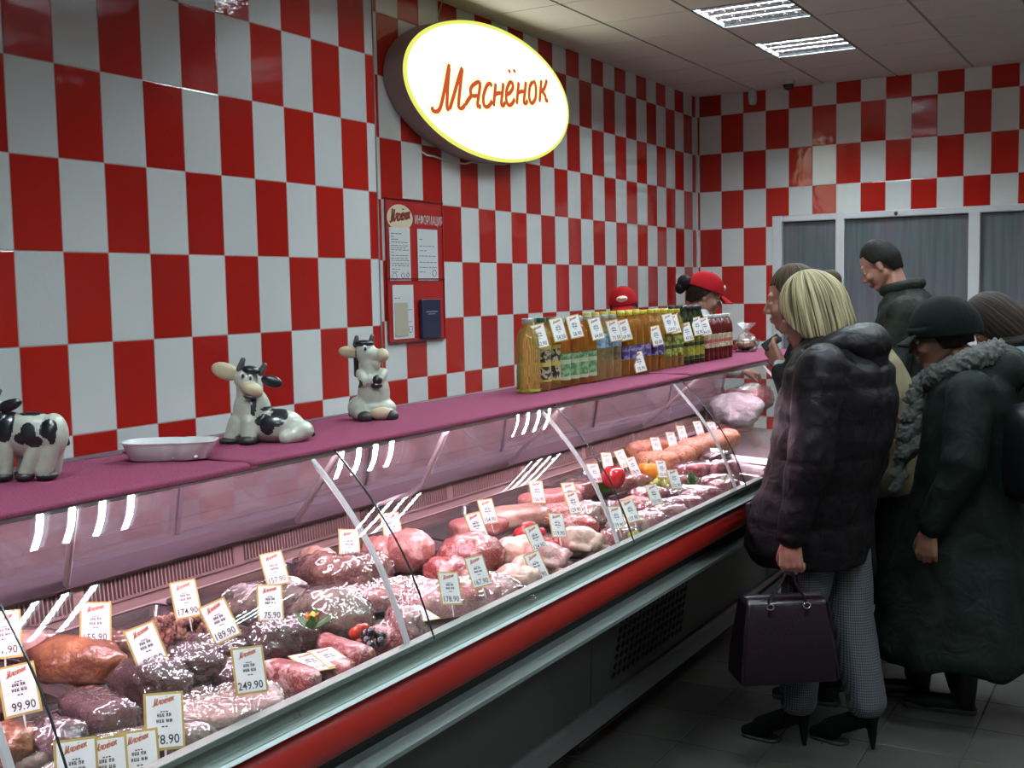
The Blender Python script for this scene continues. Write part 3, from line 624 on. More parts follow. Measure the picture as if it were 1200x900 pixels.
cow('cow figurine lying down with its long neck raised, beside the white dish', (305, 518),
    [('e', (-8, 32), (23, 20, 34)), ('e', (20, 19), (33, 22, 20)), ('c', (-12, 54), (-14, 76), 14, 11), ('e', (-14, 74), (14, 13, 13)), ('c', (-12, 70, -6), (-4, 62, -16), 10, 9), ('c', (-24, 24, -8), (-31, 6, -12), 11, 9), ('c', (-8, 24, -14), (-9, 6, -20), 11, 9), ('e', (46, 13, -4), (18, 18, 13)), ('c', (48, 10, -14), (34, 6, -20), 9, 8)],
    [((9, 27), (10, 7, -1)), ((13, 20), (8, 10, -1)), ((25, 30), (9, 10, -1)), ((30, 32), (6, 6, -1)), ((-3, 44), (3.5, 12, -1)), ((20, 40), (16, 3))],
    [('hoof', m_hoof, ('e', (-33, 4, -13), (12, 11, 5))), ('hoof', m_hoof, ('e', (-9, 5, -23), (11, 11, 6))), ('muzzle', m_muz, ('e', (-3, 63, -17), (13, 9, 9), 25)), ('mouth', m_hoof, ('e', (-6, 55, -21), (7, 4, 2.5), 10)), ('ear', m_muz, ('e', (-37, 84, -2), (17, 4, 10), 20)), ('ear', m_blk, ('e', (17, 71, -4), (13, 4, 7), 15)),
     ('horn', m_horn, ('c', (-20, 86, -2), (-16, 97, -2), 4.5, 3)), ('horn', m_horn, ('c', (4, 82, -2), (9, 90, -2), 4.5, 3)), ('forelock', m_blk, ('e', (-6, 85, -6), (11, 9, 5), 12)), ('eye', m_eyew, ('e', (-15, 79, -12), (3.4, 3, 4.6))), ('eye', m_eyew, ('e', (-6, 76, -13), (3.4, 3, 4.6))), ('pupil', m_blk, ('e', (-14, 79, -15), (1.6, 1.4, 2.4))), ('pupil', m_blk, ('e', (-5, 76, -15.4), (1.6, 1.4, 2.4))), ('tail', m_blk, ('c', (56, 20, 4), (62, 8, 0), 3, 3))])
cow('cow figurine sitting upright with its forelegs folded on its chest', (437, 491),
    [('e', (2, 30), (19, 18, 29)), ('e', (4, 13), (24, 20, 13)), ('c', (0, 48), (-5, 76), 14, 10), ('e', (-6, 78), (13, 11, 13)), ('c', (-4, 77, -2), (13, 74, -7), 9, 7.5), ('c', (0, 68, -5), (7, 64, -8), 6, 5), ('c', (-12, 54, -8), (-6, 44, -15), 6, 5.5), ('c', (-6, 44, -15), (8, 47, -18), 5.5, 5), ('c', (14, 54, -2), (10, 46, -14), 6, 5),
     ('e', (-16, 14, -8), (12, 14, 14)), ('c', (-16, 8, -10), (-6, 5, -22), 8, 7), ('c', (12, 9, -8), (22, 6, -14), 8, 6)],
    [((-15, 43), (7, 5, -1)), ((-20, 70), (4, 30))],
    [('hoof', m_hoof, ('e', (-6, 5, -25), (9, 8, 7))), ('hoof', m_hoof, ('e', (24, 5, -16), (8, 8, 7))), ('hoof', m_blk, ('e', (9, 47, -20), (6, 5, 6))), ('hoof', m_blk, ('e', (8, 41, -19), (7, 5, 4))), ('udder', m_pinkc, ('e', (11, 8, -16), (14, 9, 8))), ('muzzle', m_muz, ('e', (14, 75, -8), (8, 8, 8))), ('ear', m_muz, ('e', (-25, 79, 0), (13, 4, 7), 8)),
     ('horn', m_horn, ('c', (-17, 88), (-16, 96), 4, 2.5)), ('horn', m_horn, ('c', (0, 88), (2, 97), 4, 2.5)), ('forelock', m_blk, ('e', (-7, 89, -3), (12, 8, 4))), ('eye', m_eyew, ('e', (-6, 83, -9), (3.2, 3, 4.4))), ('pupil', m_blk, ('e', (-5, 83, -11.5), (1.6, 1.4, 2.4))), ('mane', m_blk, ('c', (-18, 84, 2), (-18, 52, 4), 3, 3)), ('tail', m_blk, ('c', (-24, 22, 6), (-26, 6, 2), 4, 3))])

# white dish with scalloped hollows
p = px_loc(200, 537); s = 1 / ppm(p); t = thing('serving_dish', 'empty white dish with three scalloped hollows between two cow figurines', 'dish', p, (0, 0, YAW + .05))
def dring(k, z, n=72):
    q = []
    for i in range(n):
        a = 2 * PI * i / n; x, y = math.cos(a), math.sin(a); e = 3.2
        r = 1 / (abs(x) ** e + abs(y) ** e) ** (1 / e); X, Y = x * r * 53 * s * k, y * r * 30 * s * k
        Y *= 1 - .13 * (math.exp(-((X / s - 8) / 5) ** 2) + math.exp(-((X / s - 34) / 5) ** 2)) * (1.4 - k * .4); q.append((X, Y, z))
    return q
b = MB(); b.loft([dring(.05, .003), dring(.80, .0), dring(.86, .002), dring(1., 20 * s), dring(1.04, 20.5 * s), dring(1.04, 21.5 * s), dring(.98, 21.5 * s), dring(.83, 4 * s), dring(.3, 4 * s), dring(.02, 4 * s)], True)
d_ = b.obj('dish', mat('white glazed dish', (.72, .73, .72), .25, coat=.3), t, ang=50)
b = MB()
for x in (8, 34): b.box((x * s, 0, 9 * s), (3 * s, 50 * s, 12 * s), taper=.6)
for k in range(2):
    b = MB(); b.box(((8, 34)[k] * s, 0, 8 * s), (5 * s, 48 * s, 10 * s), taper=.5); b.obj('divider', d_.data.materials[0], t, bevel=.002)

# ------------------------------------------------------------------ price tags
m_tagy = mat('gold tag border', (.50, .36, .10), .4); m_tagw = mat('white tag card', (.80, .80, .80), .4); m_pick = mat('clear plastic pick', (.6, .6, .58), .2); m_red = mat('red script ink', (.48, .13, .06), .5); m_black = mat('black ink', (.02, .02, .025), .5)
TGW, TGH = .058, .084
_b = MB(); _b.box((0, 0, TGH / 2), (TGW, .0016, TGH)); tg_frame = _b.mesh('border', m_tagy, False)
_b = MB(); _b.box((0, -.0011, TGH / 2), (TGW * .875, .0008, TGH * .91)); tg_card = _b.mesh('card', m_tagw, False)
_b = MB(); _b.tube([(0, .001, .006), (0, .001, -.03)], [.0022, .001], 6); tg_pick = _b.mesh('pick', m_pick)
_b = MB()
for st in LET: stroke(_b, [(p * .0088, q * .0105 + p * .0022) for p, q in st], .0014, lambda p, q: (-.016 + p, -.00175, TGH * .755 + q))
tg_logo = _b.mesh('script', m_red, False)
_r = random.Random(4)
_words = []
for v in range(4):
    _b = MB()
    for z, h, wl in ((.60, .0062, (.011, .008)), (.50, .0062, (.012, .010)), (.40, .002, (.010,)), (.66, .0016, (.012,))):
        if v % 2 and z == .50: wl = (.021,)
        tot = sum(wl) + .002 * (len(wl) - 1); x = -tot / 2
        for q in wl:
            n = max(2, int(q / .0034))
            for k in range(n):
                xx = x + q * (k + .5) / n; 
                if h > .004: _b.box((xx - q / n * .25, -.0017, TGH * z), (q / n * .28, .0004, h * .8)); _b.box((xx + q / n * .18, -.0017, TGH * z), (q / n * .24, .0004, h * .8)); _b.box((xx, -.0017, TGH * z + h * _r.choice((-.3, 0, .3))), (q / n * .7, .0004, h * .22))
                else: _b.box((xx, -.0017, TGH * z), (q / n * .7, .0004, h))
            x += q + .002
    _words.append(_b.mesh('product_name', m_black, False))
def price_tag(px, py, price, label, Z=None, X=None, face=28, tilt=32, roll=0, scale=1., pos=None, group='price tags in the meat case', pick=True):
    p = pos if pos is not None else at(px, py, Z=Z) if Z is not None else at(px, py, X=X)
    t = thing('price_tag', label, 'price tag', p, group=group)
    # local -y is the printed side; face 0 looks along +X
    t.matrix_world = Matrix.Translation(p) @ Matrix.Rotation(R(90 - face), 4, 'Z') @ Matrix.Rotation(R(-tilt), 4, 'X') @ Matrix.Rotation(R(roll), 4, 'Y') @ Matrix.Scale(scale, 4)
    link('border', tg_frame, t); link('card', tg_card, t); link('script', tg_logo, t); link('product_name', _words[int(px) % 4], t)
    me = text_mesh(price, .0195, bold=.0002, sx=.86, align='RIGHT')
    if not me.materials: me.materials.append(m_black)
    link('price', me, t, loc=(TGW * .36, -.0018, TGH * .17), rot=(R(90), 0, 0))
    if pick: link('pick', tg_pick, t)
    return t
ORD = ['first', 'second', 'third', 'fourth', 'fifth', 'sixth', 'seventh', 'eighth', 'ninth', 'tenth']

# ------------------------------------------------------------------ bottles of oil
def oil(name, c, tr=.75):
    t = NT(name); b = t.n('ShaderNodeBsdfPrincipled', i_Roughness=.06); b.inputs['Base Color'].default_value = (*c, 1); b.inputs['Transmission Weight'].default_value = tr; b.inputs['IOR'].default_value = 1.33
    lp = t.n('ShaderNodeBsdfTransparent'); lp.inputs[0].default_value = (*[min(1, q * 1.2) for q in c], 1); m = t.n('ShaderNodeMixShader'); m.inputs[0].default_value = .18; t.l(b.outputs[0], m.inputs[1]); b.inputs['Coat Weight'].default_value = .5; t.l(lp.outputs[0], m.inputs[2])
    t.l(m.outputs[0], t.out.inputs[0]); return t.m
m_oils = {'gold': oil('golden oil', (.90, .66, .20), .82), 'amber': oil('amber oil', (.90, .50, .09), .82), 'pale': oil('pale oil', (.92, .78, .42), .82), 'dark': oil('dark green glass', (.035, .05, .015), .4), 'sauce': oil('dark red sauce', (.16, .02, .015), .3)}
m_caps = {'clear': mat('clear grey cap', (.42, .46, .44), .25), 'green': mat('dark green cap', (.02, .10, .04), .35), 'yellow': mat('yellow cap', (.62, .52, .06), .35), 'black': mat('black cap', (.02, .022, .02), .35), 'white': mat('white cap', (.7, .7, .7), .35)}
def lab_mat(name, c1, c2, c3):
    t = NT(name); v = objvec(t, False); sp = t.n('ShaderNodeSeparateXYZ'); t.l(v, sp.inputs[0]); w = t.n('ShaderNodeTexNoise', i_Scale=70., i_Detail=2.); t.l(v, w.inputs['Vector'])
    c = t.mix(t.ramp(w.outputs['Fac'], [(.46, 0.), (.52, 1.)]), c1, c2); bd = t.math('GREATER_THAN', t.math('PINGPONG', t.math('MULTIPLY', sp.outputs[2], 1.), .028), .021); c = t.mix(bd, c, c3)
    b = t.n('ShaderNodeBsdfPrincipled', i_Roughness=.4); t.l(c, b.inputs['Base Color']); t.l(b.outputs[0], t.out.inputs[0]); return t.m
m_labs = {'dark': lab_mat('black label with cream print', (.02, .02, .02), (.45, .40, .25), (.55, .42, .08)), 'green': lab_mat('light green label', (.26, .42, .22), (.08, .22, .09), (.45, .5, .35)), 'blue': lab_mat('sky blue label', (.10, .28, .42), (.35, .5, .6), (.2, .36, .5)),
          'purple': lab_mat('violet label', (.06, .04, .22), (.30, .28, .42), (.08, .05, .2)), 'olive': lab_mat('olive green label', (.12, .17, .03), (.40, .42, .10), (.04, .1, .03)), 'lime': lab_mat('lime striped label', (.42, .42, .06), (.2, .25, .03), (.03, .05, .02)), 'cream': lab_mat('cream label', (.55, .50, .38), (.35, .30, .2), (.45, .1, .06))}
def bottle_protos(kind, oilk, capk, labk, r, h, z0, z1, neck=.012, sq=False, square=3.5):
    n = 24
    def ring(rr, z, e):
        q = []
        for k in range(n):
            a = 2 * PI * k / n; x, y = math.cos(a), math.sin(a); m = 1 / (abs(x) ** e + abs(y) ** e) ** (1 / e); q.append((x * m * rr, y * m * rr, z))
        return q
    e = square if sq else 2.
    body = MB(); sh = h * .72
    body.loft([ring(r * .3, .003, e), ring(r * .9, .0, e), ring(r, .006, e), ring(r, h * .3, e), ring(r * .95, h * .36, e), ring(r, h * .42, e), ring(r, sh - .01, e), ring(r * .9, sh + .012, e), ring(r * .62, sh + .035, 2.), ring(neck * 1.1, h * .9, 2.), ring(neck, h * .93, 2.), ring(neck, h * .965, 2.)], True)
    cap = MB(); cap.lathe([(neck * 1.15, h * .935), (neck * 1.22, h * .94), (neck * 1.22, h * .995), (neck * 1.1, h)], n=18)
    lab = MB(); lab.loft([ring(r * 1.012, z0 * h, e), ring(r * 1.012, z1 * h, e)], False)
    return (kind, body.mesh('body', m_oils[oilk], ang=60), cap.mesh('cap', m_caps[capk], ang=50), lab.mesh('label', m_labs[labk], ang=60))
BK = [('plain jug', bottle_protos('j', 'gold', 'clear', 'lime', .038, .236, .02, .05, .016, True), 'square clear bottle of golden oil without a wrap label', 1),
      ('dark', bottle_protos('d', 'gold', 'green', 'dark', .032, .236, .12, .62), 'oil bottle with a black label and green cap', 2),
      ('green', bottle_protos('g', 'amber', 'clear', 'green', .031, .232, .10, .48), 'amber oil bottle with a light green label', 4),
      ('blue', bottle_protos('b', 'pale', 'clear', 'blue', .031, .232, .50, .72), 'pale oil bottle with a sky blue shoulder label', 3),
      ('purple', bottle_protos('p', 'amber', 'yellow', 'purple', .031, .24, .26, .46), 'amber oil bottle with a violet band and yellow cap', 6),
      ('olive', bottle_protos('o', 'gold', 'yellow', 'olive', .030, .236, .20, .55), 'oil bottle with an olive green label', 3),
      ('lime', bottle_protos('l', 'dark', 'black', 'lime', .026, .246, .08, .50), 'slim dark green bottle with a lime label', 4),
      ('cream', bottle_protos('c', 'sauce', 'white', 'cream', .026, .20, .28, .58), 'small bottle of dark red sauce with a cream label', 6)]
def put_bottle(pr, pos, label, group, rz):
    t = thing('oil_bottle', label, 'bottle', pos, (0, 0, rz), group); link('body', pr[1], t); link('cap', pr[2], t); link('label', pr[3], t); return t
xb = -1.80; yb = at(620, 461, X=xb).y; bottles = []
for kind, pr, lab, n in BK:
    st = {'plain jug': .082, 'lime': .060, 'cream': .060}.get(kind, .068)
    for k in range(n):
        lb = lab if n == 1 else f'{ORD[k]} front row {lab}'
        z = ZT + (.004 if yb < 4.1 else .006)
        put_bottle(pr, (xb, yb, z), lb, 'bottles in the front row on the counter', rnd.uniform(0, 6)); bottles.append((xb, yb, kind)); yb += st
    yb += .004
y2 = at(632, 455, X=-1.876).y
for kidx, n in ((2, 5), (4, 7), (5, 4), (6, 5)):
    kind, pr, lab, _ = BK[kidx]
    for k in range(n):
        put_bottle(pr, (-1.876, y2, ZT + (.004 if y2 < 4.08 else .006)), f'{ORD[k]} back row {lab}', 'bottles in the back row on the counter', rnd.uniform(0, 6)); y2 += .074
# white tags hanging on the bottle necks
tagpx = [(636, 396), (658, 388), (677, 384), (702, 386), (723, 388), (735, 387), (772, 393), (752, 424), (787, 378), (793, 379), (808, 388), (820, 381), (829, 381)]
pr_ = ['62.90', '58.50', '58.90', '64.00', '71.50', '69.90', '83.00', '55.90', '124.0', '139.0', '47.50', '52.90', '54.50']
for i, ((x, y), q) in enumerate(zip(tagpx, pr_)):
    pp = at(x, y + 12, X=-1.752); 
    price_tag(x, y, q, f'white price tag on the oil bottles, {ORD[i] if i < 10 else "last but " + ["two", "one", "none"][i - 10] if i < 12 else "last"} counting from the left', pos=pp, face=30, tilt=14, roll=-8, scale=.95, group='price tags on the oil bottles', pick=False)
# wire basket with a cellophane packet at the end of the bottles
p = at(851, 412, Z=ZT + .006); t = thing('wire_basket', 'small wire basket with nuts behind the last sauce bottles', 'basket', (-1.86, p.y + .02, ZT + .006)); m_wire = mat('dark wire', (.08, .07, .07), .3, .8)
for z, r in ((.003, .05), (.03, .06), (.055, .068)):
    b = MB(); b.tube([(r * math.cos(2 * PI * k / 24), r * 1.2 * math.sin(2 * PI * k / 24), z) for k in range(25)], .0022, 6); b.obj('hoop', m_wire, t)
b = MB()
for k in range(14):
    a = 2 * PI * k / 14; b.tube([(.0, 0, .003), (.05 * math.cos(a), .06 * math.sin(a), .003), (.068 * math.cos(a), .0816 * math.sin(a), .055)], .0014, 5)
b.obj('wires', m_wire, t)
b = MB(); b.ell((0, 0, .035), (.05, .06, .03), fn=lambda q: 1 + .12 * noise.noise(q * 4)); tag(b.obj('nut_packet', mat('brown nuts in cellophane', (.16, .07, .03), .2, coat=1., mottle=(60, (.35, .2, .1), .4, .6), film=((60, 60, 20), .01)), loc=(-1.86, p.y + .02, ZT + .008)), 'packet of brown nuts wrapped in cellophane in the wire basket', 'packet')
b = MB(); b.loft([[(r * math.cos(2 * PI * k / 16) * (1 + .25 * math.sin(3 * 2 * PI * k / 16)), r * math.sin(2 * PI * k / 16) * (1 + .2 * math.cos(5 * 2 * PI * k / 16)), z) for k in range(16)] for r, z in ((.045, .05), (.035, .08), (.012, .098), (.02, .112), (.045, .14))], False)
b.obj('cellophane_top', glass('crinkled cellophane', (.95, .95, .95), 2.0, .05, .12, (.8, .8, .8), ((40, 40, 20), .02)), bpy.data.objects['nut_packet'], ang=180)
# ================================================================== the meat in the case
WRAP = dict(coat=1., coat_r=.05, film=((95, 55, 80), .045))
def meatmat(name, col, rough=.4, mottle=None, coat=.8, coat_r=.1, bump=None, film=None):
    t = NT(name); b = t.n('ShaderNodeBsdfPrincipled', i_Roughness=rough); v = objvec(t)
    n1 = t.n('ShaderNodeTexNoise', i_Scale=mottle[0], i_Detail=6., i_Roughness=.65, i_Distortion=.6); t.l(v, n1.inputs['Vector'])
    n2 = t.n('ShaderNodeTexNoise', i_Scale=mottle[0] * 2.2, i_Detail=3., i_Distortion=2.); t.l(v, n2.inputs['Vector'])
    n3 = t.n('ShaderNodeTexNoise', i_Scale=mottle[0] * .45, i_Detail=2.); t.l(v, n3.inputs['Vector'])
    c = t.mix(t.ramp(n3.outputs['Fac'], [(.35, 0.), (.65, 1.)]), tuple(q * .62 for q in col), col)
    c = t.mix(t.ramp(n1.outputs['Fac'], [(mottle[2], 0.), (mottle[3], 1.)]), c, mottle[1])
    c = t.mix(t.ramp(t.math('ABSOLUTE', t.math('SUBTRACT', n2.outputs['Fac'], .5)), [(.0, .75), (.022, 0.)]), c, mottle[1])
    t.l(c, b.inputs['Base Color']); b.inputs['Coat Weight'].default_value = coat; b.inputs['Coat Roughness'].default_value = coat_r
    h = t.n('ShaderNodeTexNoise', i_Scale=(bump[0] if bump else 55.), i_Detail=4.); t.l(v, h.inputs['Vector'])
    bp = t.n('ShaderNodeBump', i_Distance=(bump[1] if bump else .004) * 1.6, i_Strength=1.); t.l(h.outputs['Fac'], bp.inputs['Height']); t.l(bp.outputs[0], b.inputs['Normal'])
    if film:
        v2 = objvec(t, True, film[0]); f = t.n('ShaderNodeTexNoise', i_Scale=1., i_Detail=2.5, i_Distortion=1.6); t.l(v2, f.inputs['Vector'])
        bq = t.n('ShaderNodeBump', i_Distance=film[1], i_Strength=1.); t.l(t.math('ABSOLUTE', t.math('SUBTRACT', f.outputs['Fac'], .5)), bq.inputs['Height']); t.l(bq.outputs[0], b.inputs['Coat Normal'])
    else: t.l(bp.outputs[0], b.inputs['Coat Normal'])
    t.l(b.outputs[0], t.out.inputs[0]); return t.m
m_meat = {
 'bag': mat('white plastic bag', (.36, .38, .38), .4, bump=(40, .01)),
 'pink': meatmat('pink meat', (.52, .17, .15), .35, mottle=(22, (.70, .40, .36), .48, .66), coat=.7, coat_r=.12, bump=(50, .003)),
 'wpink': meatmat('pink meat in film', (.48, .17, .16), .4, mottle=(20, (.72, .45, .42), .48, .68), **WRAP),
 'marbled': meatmat('marbled red meat', (.34, .05, .05), .35, mottle=(26, (.72, .48, .44), .52, .64), coat=.7, coat_r=.12, bump=(60, .003)),
 'dark': meatmat('dark red offal in film', (.035, .005, .008), .3, mottle=(18, (.13, .025, .03), .5, .75), **WRAP),
 'purple': meatmat('purple fillet in film', (.075, .016, .028), .35, mottle=(14, (.19, .07, .09), .45, .8), **WRAP),
 'brown': meatmat('browned roast', (.19, .055, .025), .4, mottle=(16, (.38, .17, .08), .42, .66), coat=.8, coat_r=.12, bump=(30, .006)),
 'bone': meatmat('bony offcuts', (.22, .06, .045), .45, mottle=(24, (.52, .33, .25), .45, .6), **WRAP),
 'grey': meatmat('grey cured skin', (.16, .12, .095), .4, mottle=(30, (.30, .24, .19), .4, .65), **WRAP),
 'greygreen': meatmat('herb crusted loaf', (.15, .11, .08), .5, mottle=(60, (.27, .21, .15), .4, .6), **WRAP),
 'pale': meatmat('pale fat', (.62, .42, .36), .35, mottle=(18, (.50, .24, .20), .5, .7), **WRAP),
 'chicken': meatmat('raw chicken skin', (.60, .34, .27), .35, mottle=(14, (.68, .48, .38), .4, .65), coat=.8, coat_r=.1, bump=(60, .002)),
 'orange': meatmat('breaded orange roll', (.55, .20, .10), .6, mottle=(60, (.66, .34, .20), .4, .6), bump=(160, .003)),
 'redpack': meatmat('red meat in shiny film', (.36, .05, .07), .35, mottle=(16, (.60, .30, .30), .5, .68), **WRAP),
 'mince': meatmat('coarse mince', (.42, .12, .10), .4, mottle=(70, (.64, .40, .35), .45, .58), coat=.6, bump=(120, .006)),
}
m_bone = mat('bone end', (.68, .58, .48), .45); m_film = glass('cling film', (.98, .96, .97), 2.8, .08, .02, (.8, .74, .76)); m_tie = mat('string', (.7, .64, .55), .6)
m_traym = mat('steel tray', (.50, .47, .48), .22, .95)
trays = []
def spot(px, py, dz):
    d = CF + CR * ((px - 600) / FPX) - CU * ((py - 450) / FPX); a = (DECK1[1] - DECK0[1]) / (DECK0[0] - DECK1[0]); t = (DECK0[1] + dz - 1.6 + a * DECK0[0]) / (d.z + a * d.x); return CAM + d * t
def body(kind, L, W, H, seed, film=False):
    r = random.Random(seed); ox = Vector((r.uniform(0, 50), r.uniform(0, 50), r.uniform(0, 50))); b = MB()
    def nz(p, f): return noise.noise(p * f + ox)
    if kind in ('lump', 'roll', 'slab', 'patty', 'ham'):
        e = {'lump': 2.3, 'roll': 2.6, 'slab': 4., 'patty': 2.8, 'ham': 2.1}[kind]; am = {'lump': .16, 'roll': .08, 'slab': .06, 'patty': .05, 'ham': .12}[kind]
        def fn(p):
            k = 1 / (abs(p.x) ** e + abs(p.y) ** e + abs(p.z) ** e) ** (1 / e)
            q = p * k; q = Vector((q.x * L, q.y * W, q.z * H)) / max(L, W, H) * 2
            k *= 1 + am * nz(q, 1.2) + am * .6 * nz(q, 3.) + am * .25 * nz(q, 8.)
            if kind == 'ham': k *= 1 - .28 * max(0, p.x) + .1 * max(0, -p.x)
            return k
        if film:
            f0 = fn; rx = r.uniform(-1, 1); A = Vector((rx, 1 - abs(rx), .3)).normalized()
            def fn(p):
                k = f0(p); q = p * 1.; d = q.dot(A); q = (q - A * d * .9) * 3.2
                return k * 1.035 + .055 * max(0, 1 - abs(nz(q, 1.)) * 3.2) ** 2 + .03 * max(0, 1 - abs(nz(q, 2.3)) * 3) ** 2 + .016 * max(0, 1 - abs(nz(q, 5.2)) * 3) ** 2
            b.ell((0, 0, 0), (L / 2, W / 2, H / 2), nu=84, nv=48, fn=fn)
        else: b.ell((0, 0, 0), (L / 2, W / 2, H / 2), nu=36, nv=22, fn=fn)
        bend = r.uniform(-.12, .12) * L if kind in ('roll', 'slab') else 0
        b.v = [(x, y + bend * ((2 * x / L) ** 2 - .3), max(z, -H * .42)) for x, y, z in b.v]
    elif kind == 'sausage':
        bend = r.uniform(-.1, .1) * L; n = 22; pts = []; rs = []
        for i in range(n + 1):
            u = i / n * 2 - 1; pts.append((u * L / 2, bend * u * u, .006 * nz(Vector((u * 2, 0, 0)), 1.))); rs.append(max(.004, (1 - abs(u) ** 6) ** .5 * W / 2 * (1 + .1 * nz(Vector((u * 3, 1, 0)), 1.))))
        b.tube(pts, rs, 18)
    elif kind == 'drum':
        pts = [(-L / 2, 0, 0), (-L * .45, 0, 0), (-L * .35, 0, 0), (-L * .15, 0, 0), (0, 0, 0), (L * .15, 0, -.002), (L * .3, 0, -.004), (L * .42, 0, -.006), (L / 2, 0, -.006)]
        b.tube(pts, [W * .08, W * .3, W * .44, W * .5, W * .47, W * .36, W * .24, W * .17, W * .1], 18)
    elif kind == 'wing':
        b.cap((-L / 2, -W * .2, 0), (0, W * .25, 0), W * .28, W * .22); b.cap((0, W * .25, 0), (L / 2, -W * .2, 0), W * .2, W * .14)
    elif kind == 'chicken':
        b.ell((0, 0, 0), (L * .38, W * .36, H * .45), nu=28, nv=18); b.ell((-L * .16, 0, H * .06), (L * .26, W * .34, H * .42), nu=28, nv=18)
        for s in (-1, 1):
            b.cap((L * .1, s * W * .3, -H * .05), (L * .3, s * W * .2, H * .08), W * .17, W * .14); b.cap((L * .3, s * W * .2, H * .08), (L * .5, s * W * .1, 0), W * .12, W * .06)
            b.cap((-L * .3, s * W * .3, 0), (-L * .05, s * W * .44, -H * .1), W * .1, W * .07)
    elif kind == 'ribs':
        n = 48
        def g(u, v):
            x, y = (u - .5) * L, (v - .5) * W; h = H * (.78 + .22 * abs(math.sin(u * PI * 7 + .5 * math.sin(v * 4))) ** .7) * min(1, 8 * v, 8 * (1 - v), 12 * u, 12 * (1 - u)) ** .5; return (x, y + .01 * math.sin(u * 9), h - H / 2 + H * .12 * nz(Vector((u * 6, v * 4, 0)), 1.))
        b.grid(g, 70, 20); w = len(b.v); b.add([(x, y, -H / 2) for x, y, z in b.v], []); nu = 71; rim = [i for i in range(nu)] + [nu * (j + 1) - 1 for j in range(1, 21)] + [nu * 20 + i for i in range(nu - 2, -1, -1)] + [nu * j for j in range(19, 0, -1)]
        for a, c in zip(rim, rim[1:] + rim[:1]): b.f.append((a, c, c + w, a + w)); b.mi.append(0)
        b.f.append(tuple(i + w for i in rim)); b.mi.append(0)
    elif kind == 'heap':
        for k in range(300):
            a, q = r.uniform(0, 2 * PI), r.random() ** .6; x, y = math.cos(a) * q * L / 2, math.sin(a) * q * W / 2; z = H * (1 - q * q) * r.uniform(.55, 1.) - H / 2; s = r.uniform(.007, .013)
            b.ell((x, y, z), (s, s * r.uniform(.5, .9), s * .55), rot=Euler((r.uniform(0, 6), r.uniform(0, 6), r.uniform(0, 6))).to_matrix(), nu=10, nv=6, fn=lambda p: 1 / (abs(p.x) ** 3 + abs(p.y) ** 3 + abs(p.z) ** 3) ** .33)
    return b
def meat(kind, px, py, l, w, h, rot, mk, name, label, cat, lift=0., tilt=0., film=False, group=None):
    "size in photo pixels at that spot"
    p0 = spot(px, py, .03); k = 1 / ppm(p0); L, W, H = l * k, w * k, h * k * 1.02
    p = spot(px, py, .010 + lift + H / 2)
    seed = int(px * 7 + py * 13); b = body(kind, L, W, H, seed)
    ca, sa = abs(math.cos(R(rot))), abs(math.sin(R(rot))); ex = ((L * ca) ** 2 + (W * sa) ** 2) ** .5 / 2 * (1.15 if film else 1.02)
    nx = max(min(p.x, -1.385 - ex), -2.045 + ex * .9); p.z += zdeck(nx) - zdeck(p.x); p.x = nx; p.y = min(max(p.y, .2), 6.0 - ((L * sa) ** 2 + (W * ca) ** 2) ** .5 / 2)
    if kind == 'chicken': me = remesh(b, .005, 3); setmats(me, m_meat[mk])
    elif kind == 'wing': me = remesh(b, .004, 3); setmats(me, m_meat[mk])
    else: me = b.mesh(name, m_meat[mk], ang=180 if kind not in ('ribs',) else 60)
    o = link(name, me, loc=p, rot=(0, R(tilt), R(rot))); tag(o, label, cat, group)
    if mk in ('wpink', 'dark', 'purple', 'bone', 'grey', 'greygreen', 'redpack', 'pale') and kind in ('lump', 'roll', 'slab', 'ham') and not film:
        body(kind, L, W, H, seed, True).obj('wrapping_film', m_film, o, ang=180)
    if kind == 'heap': o['kind'] = 'stuff'
    if kind == 'drum': q = MB(); q.ell((L * .5, 0, -.006), (W * .09, W * .13, W * .11), nu=10, nv=8); q.obj('bone_end', m_bone, o, ang=180)
    if kind == 'ham': q = MB(); q.tube([(-L * .47, 0, 0), (-L * .52, 0, .002)], W * .1, 10); q.obj('bone_end', m_bone, o)
    if film:
        q = MB(); q.grid(lambda u, v: ((u - .5) * L * 1.16, (v - .5) * W * 1.16, H * 1.03 * (max(0., 1 - (abs(2 * u - 1)) ** 5) * max(0., 1 - abs(2 * v - 1) ** 5)) ** .6 - H * .47 + .004 + .008 * max(0, 1 - 3 * abs(noise.noise(Vector((u * 4 + v * 3, v * 9 - u * 3, seed))))) ** 2 + .004 * max(0, 1 - 3 * abs(noise.noise(Vector((u * 14, v * 7, seed))))) ** 2), 90, 60); q.obj('cling_film', m_film, o, ang=180)
    return o
def tray(px0, py0, L, W, rot, label, z=.0):
    p = spot(px0, py0, 0); t = thing('steel_tray', label, 'tray', p, (0, R(4.2), R(rot)), 'steel trays in the meat case')
    b = MB()
    def rr(l, w, z, c=.02):
        q = []
        for sx, sy, a0 in ((1, 1, 0), (-1, 1, 90), (-1, -1, 180), (1, -1, 270)):
            for k in range(5): a = R(a0 + 22.5 * k); q.append((sx * (l / 2 - c) + c * math.cos(a), sy * (w / 2 - c) + c * math.sin(a), z))
        return q
    b.loft([rr(L * .9, W * .88, .002), rr(L * .92, W * .90, .004), rr(L * .96, W * .95, .026), rr(L, W, .027), rr(L * 1.005, W * 1.005, .024)], False)
    q = len(b.v); b.add([], []); b.f.append(tuple(range(20))); b.mi.append(0)
    b.obj('pan', m_traym, t, solid=.0012, ang=40); return t
